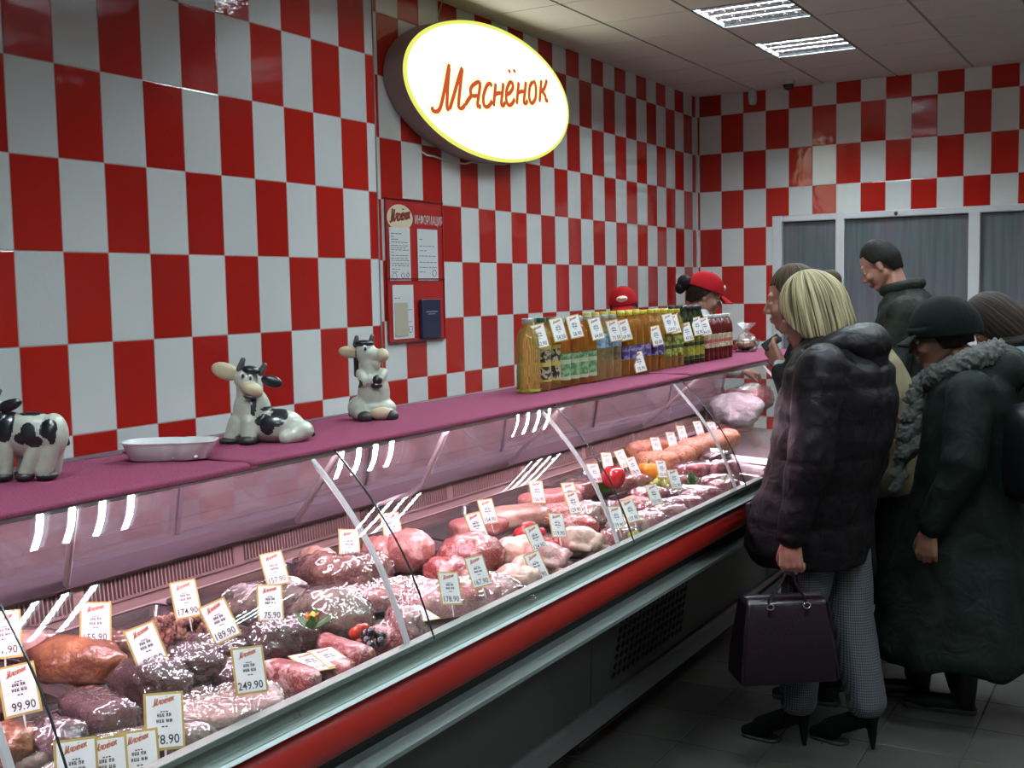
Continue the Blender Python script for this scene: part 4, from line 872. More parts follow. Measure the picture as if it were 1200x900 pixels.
# trays, the front row then the rear row, named by what lies on them
TR = [('pale legs and sausages at the near end', -1.56, .62), ('the liver fillets', -1.56, 1.02), ('the long grey sausages and the folded film pack', -1.56, 1.40), ('the flat steaks with two lying tags', -1.56, 1.79), ('the speckled rolls and olives', -1.56, 2.18), ('the film wrapped ribs', -1.56, 2.58), ('the chicken legs', -1.56, 2.98), ('the whole chickens', -1.56, 3.38), ('the pinkish packs past the second glass seam', -1.56, 3.78), ('the shiny red packs by the grapes', -1.56, 4.18), ('the red packs hidden by the shoppers', -1.56, 4.58),
      ('the tan roll by the left edge', -1.885, .75), ('the browned roast', -1.885, 1.19), ('the heap of chopped offal', -1.885, 1.63), ('the big speckled loaf', -1.885, 2.07), ('the pork knuckles', -1.885, 2.51), ('the pale fillets at the back', -1.885, 2.95), ('the turkey fillets near the apple', -1.885, 3.39), ('the rosy slices behind the apple', -1.885, 3.83), ('the leftmost orange breaded rolls', -1.885, 4.27), ('the last orange breaded rolls', -1.885, 4.71)]
for nm, x, y in TR:
    k = P = None; z = zdeck(x); t = thing('steel_tray', 'steel tray holding ' + nm, 'tray', (x, y, z + .003), (0, R(4.2), 0), 'steel trays in the meat case')
    b = MB(); L_, W_ = (.30, .375) if x > -1.7 else (.29, .42)
    def rr(l, w, z, c=.02):
        q = []
        for sx, sy, a0 in ((1, 1, 0), (-1, 1, 90), (-1, -1, 180), (1, -1, 270)):
            for k in range(5):
                a = R(a0 + 22.5 * k); q.append((sx * (l / 2 - c) + c * math.cos(a), sy * (w / 2 - c) + c * math.sin(a), z))
        return q
    b.loft([rr(L_ * .9, W_ * .9, .001), rr(L_ * .93, W_ * .93, .004), rr(L_ * .97, W_ * .97, .027), rr(L_, W_, .028), rr(L_ + .002, W_ + .002, .023)], False); b.f.append(tuple(range(20))); b.mi.append(0)
    b.obj('pan', m_traym, t, solid=.0012)
M_ = meat
# --- near end
M_('roll', 22, 752, 70, 34, 30, 75, 'pale', 'pork_roll', 'pale tan roll behind the tag at the left edge of the case', 'meat')
M_('lump', 8, 812, 60, 60, 40, 40, 'brown', 'roast_piece', 'light brown piece beside the leftmost dark glass seam', 'meat')
M_('lump', 12, 872, 70, 60, 46, 20, 'brown', 'roast_piece', 'reddish brown roast under the leftmost glass seam in the bottom corner', 'meat')
M_('lump', 88, 776, 120, 54, 56, 20, 'brown', 'roast_chicken', 'big browned roast in the near rear tray below the glaring tag', 'roast')
M_('lump', 138, 756, 66, 40, 36, 50, 'bone', 'meat_pack', 'bony pack to the right of the browned roast', 'meat')
M_('slab', 112, 838, 100, 56, 46, -12, 'purple', 'liver_fillet', 'smooth dark purple fillet with a sharp end in the near front tray', 'fillet')
M_('lump', 62, 866, 84, 56, 46, 10, 'purple', 'liver_pack', 'crumpled purple pack below the smooth dark fillet', 'meat')
M_('roll', 128, 872, 210, 26, 26, 62, 'grey', 'long_sausage', 'long thin grey sausage, the rear one of the pair behind the bottom tags', 'sausage')
M_('roll', 150, 880, 190, 28, 22, 60, 'grey', 'long_sausage', 'long thin grey sausage, the front one of the pair behind the bottom tags', 'sausage')
M_('roll', 222, 866, 60, 40, 34, 70, 'greygreen', 'herb_roll', 'stubby green grey roll end right of the 378.90 tag', 'roll')
M_('lump', 176, 802, 92, 58, 58, 15, 'dark', 'beef_heart', 'glossy dark red heart in front of the 89.90 tag', 'offal')
M_('lump', 226, 782, 70, 54, 52, 60, 'dark', 'beef_heart', 'glossy dark heart right of the 89.90 tag', 'offal')
M_('lump', 262, 790, 76, 40, 34, 0, 'purple', 'offal_pack', 'flat purple pack between the dark hearts and the 249.90 tag', 'offal')
M_('heap', 214, 736, 140, 62, 40, 60, 'bone', 'chopped_offal', 'heap of chopped reddish offal below the 174.90 tag', 'offal')
M_('lump', 252, 764, 80, 44, 40, 20, 'purple', 'offal_pack', 'pink purple pack under the 189.90 tag', 'offal')
M_('slab', 276, 838, 150, 84, 26, 55, 'pale', 'fat_pack', 'flat pale pack under folded glossy film in the front tray', 'meat', film=True)
M_('lump', 318, 756, 66, 48, 50, 30, 'dark', 'kidney_pack', 'rounded dark purple pack under the 75.90 tag', 'offal')
M_('lump', 346, 748, 60, 50, 48, 70, 'dark', 'kidney_pack', 'very dark rounded pack left of the paper flower', 'offal')
M_('lump', 312, 706, 100, 40, 34, 60, 'grey', 'offal_bag', 'grey shiny bag behind the 75.90 tag', 'meat', film=True)
M_('ham', 398, 722, 104, 66, 60, 10, 'greygreen', 'speckled_loaf', 'big round speckled loaf in film behind the olives', 'loaf')
M_('slab', 346, 796, 92, 30, 34, -8, 'marbled', 'marbled_steak', 'long marbled steak left of the two lying tags', 'steak')
M_('slab', 416, 770, 100, 30, 34, -14, 'marbled', 'marbled_steak', 'long marbled steak behind the two lying tags', 'steak')
M_('slab', 402, 790, 56, 36, 28, 12, 'marbled', 'marbled_steak', 'short marbled steak in front of the two lying tags', 'steak')
M_('roll', 466, 742, 62, 32, 34, 40, 'greygreen', 'speckled_roll', 'speckled grey roll right of the olives', 'roll')
M_('roll', 482, 758, 70, 34, 32, 30, 'marbled', 'speckled_roll', 'pinkish speckled roll in front of the grey one by the glass support', 'roll')
M_('lump', 524, 748, 42, 50, 50, 60, 'wpink', 'wrapped_roll', 'crumpled pink roll standing right of the glass support', 'roll')
M_('lump', 392, 676, 90, 40, 50, 20, 'bone', 'chicken_carcass', 'brown bony carcass below the 157.90 tag', 'meat')
M_('lump', 372, 656, 44, 26, 30, 20, 'chicken', 'bony_offcut', 'small pale offcut above the bony carcass', 'meat')
M_('lump', 424, 672, 66, 46, 46, 40, 'bone', 'chicken_carcass', 'wrapped carcass with torn film next to the pork knuckles', 'meat')
M_('slab', 452, 700, 120, 54, 24, 55, 'wpink', 'pork_pack', 'flat pink pork pack under stretched film behind the first glass support', 'meat', film=True)
M_('ham', 476, 646, 66, 52, 50, 170, 'pink', 'pork_knuckle', 'round pink knuckle with a white bone spot behind the first glass support', 'knuckle')
M_('ham', 442, 648, 56, 40, 40, 150, 'pink', 'pork_knuckle', 'pink knuckle left of the one with the bone spot', 'knuckle')
# --- middle
M_('ribs', 556, 704, 150, 66, 26, 62, 'wpink', 'rib_rack', 'rack of pink ribs stretched under film right of the first glass seam', 'ribs', film=True)
M_('lump', 480, 690, 50, 30, 24, 60, 'chicken', 'chicken_fillet', 'small yellowish fillet between the first support and the tag', 'meat')
M_('ham', 560, 650, 84, 56, 48, 20, 'marbled', 'beef_roast', 'large round beef roast on the steel tray edge, centre of the case', 'roast')
M_('lump', 527, 670, 66, 40, 34, 0, 'marbled', 'beef_piece', 'red and white beef piece left of the large round roast', 'meat')
M_('lump', 606, 650, 62, 50, 40, 30, 'chicken', 'chicken_thigh', 'rosy chicken thigh right of the large round roast', 'chicken')
M_('drum', 596, 676, 60, 34, 32, 150, 'chicken', 'drumstick', 'chicken leg below the round roast, pointing to the rear', 'chicken')
M_('drum', 628, 664, 64, 34, 30, 60, 'chicken', 'drumstick', 'chicken leg lying along the case right of the tag pair', 'chicken')
M_('drum', 612, 688, 60, 26, 26, 50, 'chicken', 'drumstick', 'thin chicken leg nearest the front rail', 'chicken')
M_('lump', 634, 686, 54, 36, 30, 60, 'chicken', 'chicken_thigh', 'pale chicken thigh against the front rail in front of the two stacked tags', 'chicken')
M_('wing', 640, 670, 44, 34, 22, 30, 'chicken', 'chicken_wing', 'bent chicken wing between the legs', 'chicken')
M_('chicken', 668, 660, 72, 54, 42, 70, 'wpink', 'whole_chicken', 'whole chicken in shiny film right of the two stacked tags', 'chicken')
M_('chicken', 706, 640, 66, 50, 40, 60, 'chicken', 'whole_chicken', 'whole chicken lying by the second glass support', 'chicken')
M_('drum', 684, 640, 56, 30, 28, 30, 'chicken', 'drumstick', 'chicken leg above the wrapped whole chicken', 'chicken')
M_('roll', 676, 618, 48, 28, 28, 40, 'marbled', 'meat_roll', 'small marbled roll behind the whole chickens', 'roll')
M_('drum', 664, 636, 46, 28, 26, 160, 'wpink', 'turkey_drumstick', 'purplish turkey leg right of the red berries', 'chicken')
M_('slab', 560, 618, 70, 40, 22, 60, 'pink', 'pork_fillet', 'flat pale pork slice on the rear tray left of the tags', 'meat')
M_('slab', 602, 606, 84, 46, 24, 60, 'chicken', 'turkey_fillet', 'long pale fillet at the back under the leaning tag', 'fillet')
M_('slab', 645, 588, 78, 40, 26, 65, 'pink', 'turkey_fillet', 'pink fillet at the back behind the middle tags', 'fillet')
M_('lump', 644, 604, 70, 40, 24, 40, 'mince', 'minced_meat', 'coarse mince mound in front of the rear fillets', 'mince')
M_('lump', 690, 606, 42, 36, 34, 90, 'pale', 'stuffed_bag', 'pale round stuffed bag beside the dark grapes', 'meat')
M_('slab', 668, 600, 60, 34, 20, 60, 'pink', 'pork_fillet', 'thin pork slice between the mince and the pale bag', 'meat')
M_('slab', 690, 572, 70, 38, 22, 65, 'wpink', 'turkey_fillet', 'wrapped fillet in the rear tray left of the red apple', 'fillet')
M_('slab', 738, 565, 50, 34, 20, 60, 'wpink', 'pork_fillet', 'rosy slice behind the red apple', 'meat')
# --- far end
for i, (x, y, l, w, h, rt, m, lb) in enumerate([
    (762, 528, 58, 28, 24, 40, 'orange', 'orange breaded roll at the very back, leftmost of the orange ones'), (770, 542, 52, 30, 26, 30, 'orange', 'pale breaded roll in front, beside the leaning pale tag'), (796, 536, 42, 30, 26, 60, 'orange', 'plump breaded roll in the middle of the orange row'),
    (812, 528, 44, 30, 28, 70, 'orange', 'orange roll behind the plump one'), (830, 522, 44, 30, 26, 60, 'orange', 'orange roll third from the end glass'), (842, 518, 36, 28, 26, 60, 'orange', 'orange roll second from the end glass'), (852, 514, 28, 24, 22, 60, 'orange', 'orange roll touching the end glass')]):
    M_('roll', x, y, l, w, h, rt, m, 'breaded_roll', lb, 'roll', lift=.01, group='orange breaded rolls')
for i, (x, y, l, w, h, rt, m, lb) in enumerate([
    (836, 538, 40, 26, 22, 20, 'dark', 'dark purple pack right of the orange rolls'), (812, 552, 52, 30, 20, 50, 'redpack', 'shiny red pack behind the parsley'), (846, 552, 36, 26, 22, 50, 'redpack', 'shiny red pack by the end glass, upper one'), (838, 566, 56, 24, 18, 60, 'redpack', 'flat shiny red pack below the upper one by the end glass'), (852, 572, 40, 22, 18, 60, 'redpack', 'lowest flat red pack touching the end glass'),
    (806, 580, 50, 30, 20, 30, 'purple', 'dark glossy pack right of the green grapes'), (834, 584, 60, 28, 20, 60, 'redpack', 'long red pack by the rail near the end'), (816, 596, 56, 26, 20, 60, 'redpack', 'long glossy pack along the front rail, second from the end'), (792, 604, 56, 28, 20, 60, 'wpink', 'pinkish long pack along the front rail'), (770, 596, 50, 26, 20, 40, 'redpack', 'red strip of meat under the green grapes'),
    (776, 618, 56, 26, 20, 60, 'wpink', 'pinkish pack between rail and red strips'), (752, 612, 52, 30, 22, 40, 'wpink', 'wrapped pink cutlets right of the second glass support'), (744, 592, 44, 26, 20, 40, 'mince', 'mince patch left of the pale tag by the grapes'), (756, 634, 44, 28, 22, 60, 'wpink', 'small wrapped pack at the rail right of the second seam'), (736, 616, 40, 26, 20, 50, 'chicken', 'small chicken piece behind the second glass seam'), (760, 580, 44, 24, 18, 40, 'redpack', 'red slices behind the green grapes'), (788, 566, 44, 24, 18, 40, 'redpack', 'red slices left of the parsley')]):
    M_('slab' if i % 3 else 'lump', x, y, l, w, h, rt, m, 'meat_pack', lb, 'meat', group='wrapped packs at the far end')
M_('lump', 846, 478, 60, 40, 34, 30, 'bag', 'plastic_bag', 'white crumpled bag far back in the case beside the shopper in black', 'bag', lift=.03)
M_('lump', 862, 486, 50, 40, 30, 60, 'bag', 'plastic_bag', 'smaller white crumpled bag touching the coat of the shopper in black', 'bag', lift=.02)
M_('lump', 856, 458, 50, 30, 26, 60, 'redpack', 'meat_pack', 'red pack behind the white crumpled bags', 'meat', lift=.06)
M_('slab', 852, 502, 60, 22, 12, 60, 'redpack', 'meat_pack', 'long red pack below the white crumpled bags', 'meat')
# --- garnish
def fruit(px, py, d, lift, fn_):
    p0 = spot(px, py, .05); s = d / ppm(p0); p = spot(px, py, .01 + lift + s * .5); fn_(p, s)
def apple(p, s):
    t = thing('red_apple', 'shiny red apple standing high beside the second glass support', 'fruit', p); b = MB(); b.lathe([(.0, .30 * s), (.08 * s, .34 * s), (.25 * s, .42 * s), (.42 * s, .30 * s), (.5 * s, .05 * s), (.45 * s, -.22 * s), (.28 * s, -.42 * s), (.1 * s, -.46 * s), (0, -.42 * s)], n=28, cap=False); b.obj('flesh', mat('red apple skin', (.42, .015, .02), .2, coat=.5, mottle=(8, (.5, .06, .03), .5, .8)), t, ang=180); b = MB(); b.tube([(0, 0, .3 * s), (.04 * s, 0, .55 * s)], .03 * s, 6); b.obj('stem', mat('brown stem', (.1, .05, .02), .6), t)
fruit(719, 559, 27, .06, apple)
def pepper(lb, col, nm):
    def f(p, s):
        t = thing(nm, lb, 'vegetable', p); b = MB(); n = 32
        b.loft([[(r * s * (1 + .12 * math.cos(4 * 2 * PI * k / n)) * math.cos(2 * PI * k / n), r * s * (1 + .12 * math.cos(4 * 2 * PI * k / n)) * math.sin(2 * PI * k / n), z * s) for k in range(n)] for r, z in ((.02, .34), (.2, .42), (.4, .38), (.5, .15), (.47, -.15), (.36, -.4), (.15, -.48), (.01, -.46))], True); b.obj('flesh', mat(nm + ' skin', col, .18, coat=.5), t, ang=180); b = MB(); b.tube([(0, 0, .33 * s), (.03 * s, .02 * s, .6 * s)], [.07 * s, .05 * s], 8); b.obj('stem', mat('green stem', (.1, .22, .05), .5), t)
    return f
fruit(706, 566, 24, .03, pepper('green pepper beside the second glass support', (.08, .28, .03), 'green_pepper'))
fruit(760, 553, 24, .03, pepper('orange pepper left of the leaning pale tag', (.70, .26, .03), 'orange_pepper'))
def bunch(px, py, cols, n, d, R_, name, label, cat, lift=.02):
    p0 = spot(px, py, .05); k = 1 / ppm(p0); p = spot(px, py, .01 + lift); t = thing(name, label, cat, p); r = random.Random(int(px)); pts = []
    for i in range(n):
        a, q = r.uniform(0, 2 * PI), r.random() ** .5 * R_ * k; z = (1 - (q / (R_ * k)) ** 2) * R_ * k * .7
        b = MB(); b.ell((math.cos(a) * q, math.sin(a) * q, z), (d * k / 2, d * k / 2, d * k * .55), nu=12, nv=8); b.obj('berry', cols[i % len(cols)], t, ang=180)
    b = MB(); b.tube([(0, 0, 0), (.2 * R_ * k, 0, R_ * k * .8), (.3 * R_ * k, 0, R_ * k * 1.1)], .0015, 6); b.obj('stalk', mat('stalk', (.15, .14, .04), .6), t)
m_gg = mat('green grape', (.42, .48, .12), .2, coat=.5, trans=.2); m_bg = mat('black olive', (.015, .015, .025), .18, coat=.5); m_rb = mat('red berry', (.50, .02, .03), .2, coat=.5); m_tom = mat('cherry tomato', (.62, .05, .02), .15, coat=.6)
bunch(780, 570, [m_gg], 22, 9, 16, 'green_grapes', 'bunch of green grapes between the pale tags', 'grapes', .035)
bunch(710, 612, [m_bg], 14, 8, 14, 'black_grapes', 'small black grapes beside the tag at the second support', 'grapes')
bunch(621, 626, [m_rb], 20, 10, 15, 'red_berries', 'red berries left of the two stacked tags', 'berries', .05)
bunch(646, 641, [m_rb], 12, 9, 11, 'red_berries', 'red berries right of the two stacked tags', 'berries', .04)
bunch(436, 752, [m_bg], 12, 11, 16, 'black_olives', 'cluster of black olives in front of the speckled loaf', 'olives', .055)
bunch(424, 744, [m_tom], 4, 13, 10, 'cherry_tomatoes', 'cherry tomatoes left of the black olives', 'tomatoes', .055)
bunch(740, 634, [m_gg], 8, 9, 14, 'green_grapes', 'few green grapes behind the second glass seam', 'grapes')
# parsley and the paper flower
def leafy(px, py, w, n, col, name, label, cat, lift=.02, flower=False):
    p0 = spot(px, py, .05); k = 1 / ppm(p0); p = spot(px, py, .01 + lift); t = thing(name, label, cat, p); r = random.Random(int(px)); m = mat(name + ' leaf', col, .5)
    for i in range(n):
        a = r.uniform(0, 2 * PI); l = w * k * r.uniform(.4, .6); b = MB(); q = Matrix.Rotation(a, 3, 'Z') @ Matrix.Rotation(R(-r.uniform(10, 60)), 3, 'Y')
        b.grid(lambda u, v: q @ Vector((u * l, (v - .5) * l * .5 * math.sin(PI * min(1, u * .92 + .06)) * (1 + .15 * math.sin(u * 25)), l * .2 * u * u + .1 * l * abs(v - .5))), 8, 4); b.obj('leaf', m, t, solid=.0006, ang=180)
    if flower:
        for i in range(6):
            q = Matrix.Rotation(2 * PI * i / 6, 3, 'Z') @ Matrix.Rotation(R(-40), 3, 'Y'); l = w * k * .36; b = MB(); b.grid(lambda u, v: q @ Vector((u * l, (v - .5) * l * .7 * math.sin(PI * min(1, u * .85 + .1)), l * .15 * u + .012)), 6, 4); b.obj('petal', mat('orange petal', (.72, .22, .05), .5) if i % 2 else mat('yellow petal', (.70, .50, .06), .5), t, solid=.0006, ang=180)
        b = MB(); b.ell((0, 0, .016), (.006, .006, .005)); b.obj('flower_centre', mat('yellow centre', (.7, .55, .1), .6), t, ang=180)
leafy(812, 570, 34, 14, (.03, .10, .02), 'parsley', 'dark green parsley sprig among the red packs', 'parsley', .03)
leafy(366, 738, 50, 9, (.05, .14, .04), 'flower_garnish', 'yellow and orange flower garnish with green leaves before the speckled loaf', 'flower', .085, True)
leafy(240, 762, 26, 7, (.06, .20, .04), 'herb_sprig', 'small green herb sprig behind the dark hearts', 'herb', .05)

# --- price tags in the case: bottom centre in photo pixels
TG = [(6, 772, '151.90', 1.06, 'left edge price tag standing in front of the rear grille', 4), (112, 756, '155.90', 1., 'glaring price tag reading 155.90 over the browned roast', 12), (28, 838, '99.90', 1., 'price tag reading 99.90 next to the leftmost glass seam', -6),
      (222, 724, '174.90', .95, 'price tag reading 174.90 in the chopped offal', -4), (182, 783, '89.90', 1., 'price tag reading 89.90 behind the glossy dark heart', -22), (268, 750, '189.90', .98, 'price tag reading 189.90 above the purple packs', -26), (318, 729, '75.90', .95, 'price tag reading 75.90 above the dark packs', 12),
      (327, 686, '157.90', .95, 'price tag reading 157.90 near the rear grille', -8), (296, 813, '249.90', 1., 'price tag reading 249.90 over the folded film pack', 4), (194, 893, '378.90', 1.1, 'price tag reading 378.90 over the long grey sausages', 10), (166, 925, '164.90', 1.08, 'price tag between two others at the bottom edge, left of the 378.90 one', 6), (128, 935, '142.90', 1.08, 'price tag at the bottom edge, third from the 378.90 one', 6), (92, 938, '118.90', 1.06, 'lowest price tag at the bottom edge, mostly cut off', 6),
      (410, 656, '132.90', .95, 'price tag leaning over the bony carcass', 16), (462, 634, '145.90', .95, 'price tag behind the first glass support', 4), (564, 632, '168.90', .92, 'price tag stuck above the large round roast', -8), (576, 614, '154.90', .9, 'price tag behind the one above the round roast', 0), (566, 688, '167.90', .92, 'price tag stuck in front of the large round roast', -4), (530, 709, '178.90', .92, 'price tag leaning over the wrapped rib rack', 14),
      (632, 590, '156.90', .9, 'price tag over the long pale fillet at the back', 14), (672, 592, '149.90', .9, 'price tag at the back behind the paler one', 4), (676, 602, '129.90', .85, 'pale price tag in front of the pink rear fillet', 0), (634, 645, '124.90', .85, 'upper of the two stacked price tags by the red berries', -14), (636, 680, '101.90', .92, 'lower of the two stacked price tags by the chicken legs', -14), (656, 630, '119.90', .85, 'pale leaning price tag right of the red berries', 14),
      (726, 620, '139.90', .85, 'price tag leaning on the second glass support', 8), (744, 612, '137.90', .88, 'price tag seen across the second glass seam', -8), (700, 566, '146.90', .85, 'price tag behind the second glass support, left one', 6), (714, 552, '143.90', .85, 'price tag crossing the second seam above the apple', 14), (734, 548, '128.90', .85, 'cream price tag right of the red apple', -14), (746, 556, '126.90', .8, 'pale price tag next to the cream one right of the apple', -10),
      (772, 532, '159.90', .85, 'price tag over the leftmost orange roll', 8), (790, 525, '157.50', .85, 'price tag over the plump orange roll', 8), (802, 517, '162.90', .85, 'price tag at the back over the orange rolls', 8), (822, 511, '164.50', .85, 'price tag over the orange rolls next to the end', 2), (838, 512, '166.90', .85, 'price tag behind the end glass', 8), (778, 560, '152.90', .8, 'pale price tag leaning over the orange pepper', 14), (794, 573, '122.90', .85, 'pale price tag right of the green grapes', 4), (771, 592, '121.90', .85, 'pale price tag left of the green grapes', -2), (858, 576, '133.90', .8, 'price tag at the end glass by the red packs', -14)]
for px, py, pr, sc, lb, rl in TG:
    pos = spot(px, py, .092); pos = at(px, py - (14 if 885 < py < 900 else 0), X=-1.405 if py < 900 else -1.385) if pos.x > -1.405 else pos
    price_tag(px, py, pr, lb, pos=pos, face=30 if px < 500 else 25, tilt=28, roll=rl * .6, scale=sc)
for (px, py, pr, lb) in ((362, 781, '193.90', 'price tag lying flat on the steaks, left one'), (384, 775, '197.90', 'price tag lying flat on the steaks, right one'), (488, 722, '112.90', 'price tag lying flat at the tray edge behind the first support')):
    price_tag(px + 14, py + 6, pr, lb, pos=spot(px + 16, py + 5, .055), face=0, tilt=80, roll=20, scale=1., pick=False)
# ================================================================== the people
m_skin = mat('skin', (.30, .155, .11), .5, sss=.15, mottle=(9, (.34, .145, .105), .45, .7)); m_skin2 = mat('warm skin', (.24, .115, .07), .5, sss=.15, mottle=(9, (.27, .11, .065), .45, .7))
m_lip = mat('lips', (.36, .12, .11), .4); m_eye = mat('eye white', (.62, .60, .57), .2); m_iris = mat('dark iris', (.03, .025, .02), .15)
def hairmat(name, c1, c2, rough=.55):
    t = NT(name); at_ = t.n('ShaderNodeAttribute', attribute_name='strand'); v = at_.outputs['Vector']; n = t.n('ShaderNodeTexNoise', i_Scale=1., i_Detail=3.); t.l(v, n.inputs['Vector'])
    b = t.n('ShaderNodeBsdfPrincipled', i_Roughness=rough); b.inputs['Specular IOR Level'].default_value = .08; t.l(t.mix(t.ramp(n.outputs['Fac'], [(.36, 0.), (.60, 1.)]), c1, c2), b.inputs['Base Color'])
    bp = t.n('ShaderNodeBump', i_Distance=.004, i_Strength=1.); t.l(n.outputs['Fac'], bp.inputs['Height']); t.l(bp.outputs[0], b.inputs['Normal']); t.l(b.outputs[0], t.out.inputs[0]); return t.m
m_blond = hairmat('streaked blonde hair', (.05, .036, .016), (.44, .38, .23)); m_brown = hairmat('dark brown hair', (.007, .005, .004), (.022, .014, .010)); m_mid = hairmat('brown hair', (.022, .014, .008), (.07, .045, .026)); m_bhair = hairmat('black hair', (.004, .0035, .003), (.012, .010, .009))
def fabric(name, c, rough=.7, sc=400, sheen=.2, fold=None, coat=0.):
    t = NT(name); v = objvec(t, False); n = t.n('ShaderNodeTexNoise', i_Scale=sc, i_Detail=2.); t.l(v, n.inputs['Vector']); b = t.n('ShaderNodeBsdfPrincipled', i_Roughness=rough)
    t.l(t.mix(n.outputs['Fac'], tuple(q * .7 for q in c), tuple(min(1, q * 1.3) for q in c)), b.inputs['Base Color']); b.inputs['Specular IOR Level'].default_value = .12; b.inputs['Coat Weight'].default_value = coat; b.inputs['Coat Roughness'].default_value = .3
    h = n.outputs['Fac']
    if fold:
        f = t.n('ShaderNodeTexNoise', i_Scale=fold, i_Detail=2., i_Distortion=.8); t.l(v, f.inputs['Vector']); h = t.math('ADD', t.math('MULTIPLY', h, .05), f.outputs['Fac'])
    bp = t.n('ShaderNodeBump', i_Distance=.012 if fold else .0008, i_Strength=1.); t.l(h, bp.inputs['Height']); t.l(bp.outputs[0], b.inputs['Normal']); t.l(b.outputs[0], t.out.inputs[0]); return t.m
m_nylon = fabric('black plum nylon', (.0065, .005, .0065), .5, 500, .1, 14, .05); m_blackc = fabric('black cloth', (.003, .003, .0035), .8, 300, .3, 10); m_green = fabric('very dark green coat', (.0035, .0065, .005), .7, 300, .2, 11); m_jkt = fabric('dark olive jacket', (.009, .012, .009), .65, 300, .2, 12)
m_beige = fabric('beige jacket cloth', (.17, .14, .085), .8, 300, .2, 10); m_blue = fabric('grey blue jacket', (.085, .11, .125), .7, 300, .2, 10); m_whitec = fabric('white uniform', (.5, .52, .52), .8, 300, .1, 12); m_redcap = fabric('red cap cloth', (.34, .009, .015), .85, 500, .1); m_wool = fabric('black green wool', (.003, .005, .0045), .9, 150, .3)
m_fur = fabric('grey fur', (.09, .095, .09), .95, 90, .4); m_boot = mat('black boot leather', (.004, .004, .005), .45, spec=.25); m_suede = mat('black suede', (.003, .003, .0035), .9, spec=.15); m_olb = mat('olive grey boot', (.06, .065, .04), .7); m_leather = mat('dark plum leather', (.009, .003, .007), .36, spec=.3, coat=.1, bump=(160, .0012)); m_chrome = mat('chrome', (.6, .6, .6), .15, 1.)
t = NT('houndstooth wool'); v = objvec(t, False); sp = t.n('ShaderNodeSeparateXYZ'); t.l(v, sp.inputs[0])
def _st(s, per, ph=0.): return t.math('GREATER_THAN', t.math('FRACT', t.math('ADD', t.math('DIVIDE', s, per), ph)), .5)
hx = t.math('ADD', sp.outputs[0], sp.outputs[1]); a1 = _st(hx, .009); a2 = _st(sp.outputs[2], .009); dg = _st(t.math('ADD', hx, sp.outputs[2]), .0035)
pt = t.math('ADD', t.math('MULTIPLY', a1, a2), t.math('MULTIPLY', t.math('ABSOLUTE', t.math('SUBTRACT', a1, a2)), dg))
b_ = t.n('ShaderNodeBsdfPrincipled', i_Roughness=.8); t.l(t.mix(pt, (.11, .115, .135), (.010, .010, .014)), b_.inputs['Base Color']); t.l(b_.outputs[0], t.out.inputs[0]); m_hound = t.m

HEAD = [('e', (-.012, 0, .03), (.095, .076, .09)), ('e', (.018, 0, -.03), (.072, .063, .092)), ('e', (.052, 0, -.097), (.030, .034, .024)), ('c', (-.01, .05, -.055), (.045, .022, -.098), .024, .02), ('c', (-.01, -.05, -.055), (.045, -.022, -.098), .024, .02),
        ('c', (.086, 0, .004), (.106, 0, -.034), .0085, .0125), ('e', (.095, .011, -.041), (.011, .008, .008)), ('e', (.095, -.011, -.041), (.011, .008, .008)), ('c', (.074, -.036, .02), (.074, .036, .02), .013, .013), ('e', (.058, .037, -.035), (.026, .023, .024)), ('e', (.058, -.037, -.035), (.026, .023, .024)),
        ('e', (.086, 0, -.066), (.0125, .024, .0065)), ('e', (.083, 0, -.078), (.0125, .020, .0075)), ('e', (-.008, .077, -.012), (.017, .008, .031)), ('e', (-.008, -.077, -.012), (.017, .008, .031)), ('e', (.080, .031, .004), (.008, .017, .008)), ('e', (.080, -.031, .004), (.008, .017, .008))]
def addshells(mb, shells, Mx=None, sc=1.):
    for s in shells:
        q = MB()
        if s[0] == 'e': q.ell(Vector(s[1]) * sc, [k * sc for k in s[2]], rot=s[3] if len(s) > 3 else None, nu=22, nv=14)
        else: q.cap(Vector(s[1]) * sc, Vector(s[2]) * sc, s[3] * sc, s[4] * sc, n=14)
        vs = [Mx @ Vector(p) for p in q.v] if Mx is not None else q.v
        mb.add(vs, q.f)
def hand(w, d, n, side, curl=(20, 35, 25), sc=1., thumb=35):
    "shells of a hand: wrist point, finger direction, palm normal, side +1/-1 for the thumb"
    w, d, n = Vector(w), Vector(d).normalized(), Vector(n); n = (n - d * n.dot(d)).normalized(); l = d.cross(n) * side; out = []
    kn = []
    for i in range(4):
        o = (1.5 - i) * .0205 * sc; k = w + d * (.086 - .004 * abs(i - 1)) * sc + l * o; kn.append(k); out.append(('c', tuple(w + l * o * .55), tuple(k), .0145 * sc, .0115 * sc))
    out.append(('e', tuple(w + d * .045 * sc), (.034 * sc, .034 * sc, .016 * sc), Matrix((d, l, n)).transposed()))
    for i, (k, L) in enumerate(zip(kn, (.068, .077, .071, .055))):
        a = 0; p = k
        for j, f in enumerate((.44, .31, .25)):
            a += R(curl[j]); q = p + (d * math.cos(a) + n * math.sin(a)) * L * f * sc; out.append(('c', tuple(p), tuple(q), (.0098, .0088, .0078)[j] * sc, (.0088, .0078, .0066)[j] * sc)); p = q
    b0 = w + d * .018 * sc + l * .022 * sc; b1 = b0 + (d * math.cos(R(thumb)) + l * math.sin(R(thumb)) * .9 + n * .35).normalized() * .042 * sc; b2 = b1 + (d * .8 + l * .35 + n * .5).normalized() * .030 * sc; b3 = b2 + (d * .9 + l * .05 + n * .6).normalized() * .024 * sc
    out += [('c', tuple(b0), tuple(b1), .0155 * sc, .0115 * sc), ('c', tuple(b1), tuple(b2), .0112 * sc, .0098 * sc), ('c', tuple(b2), tuple(b3), .0098 * sc, .0078 * sc)]
    return out
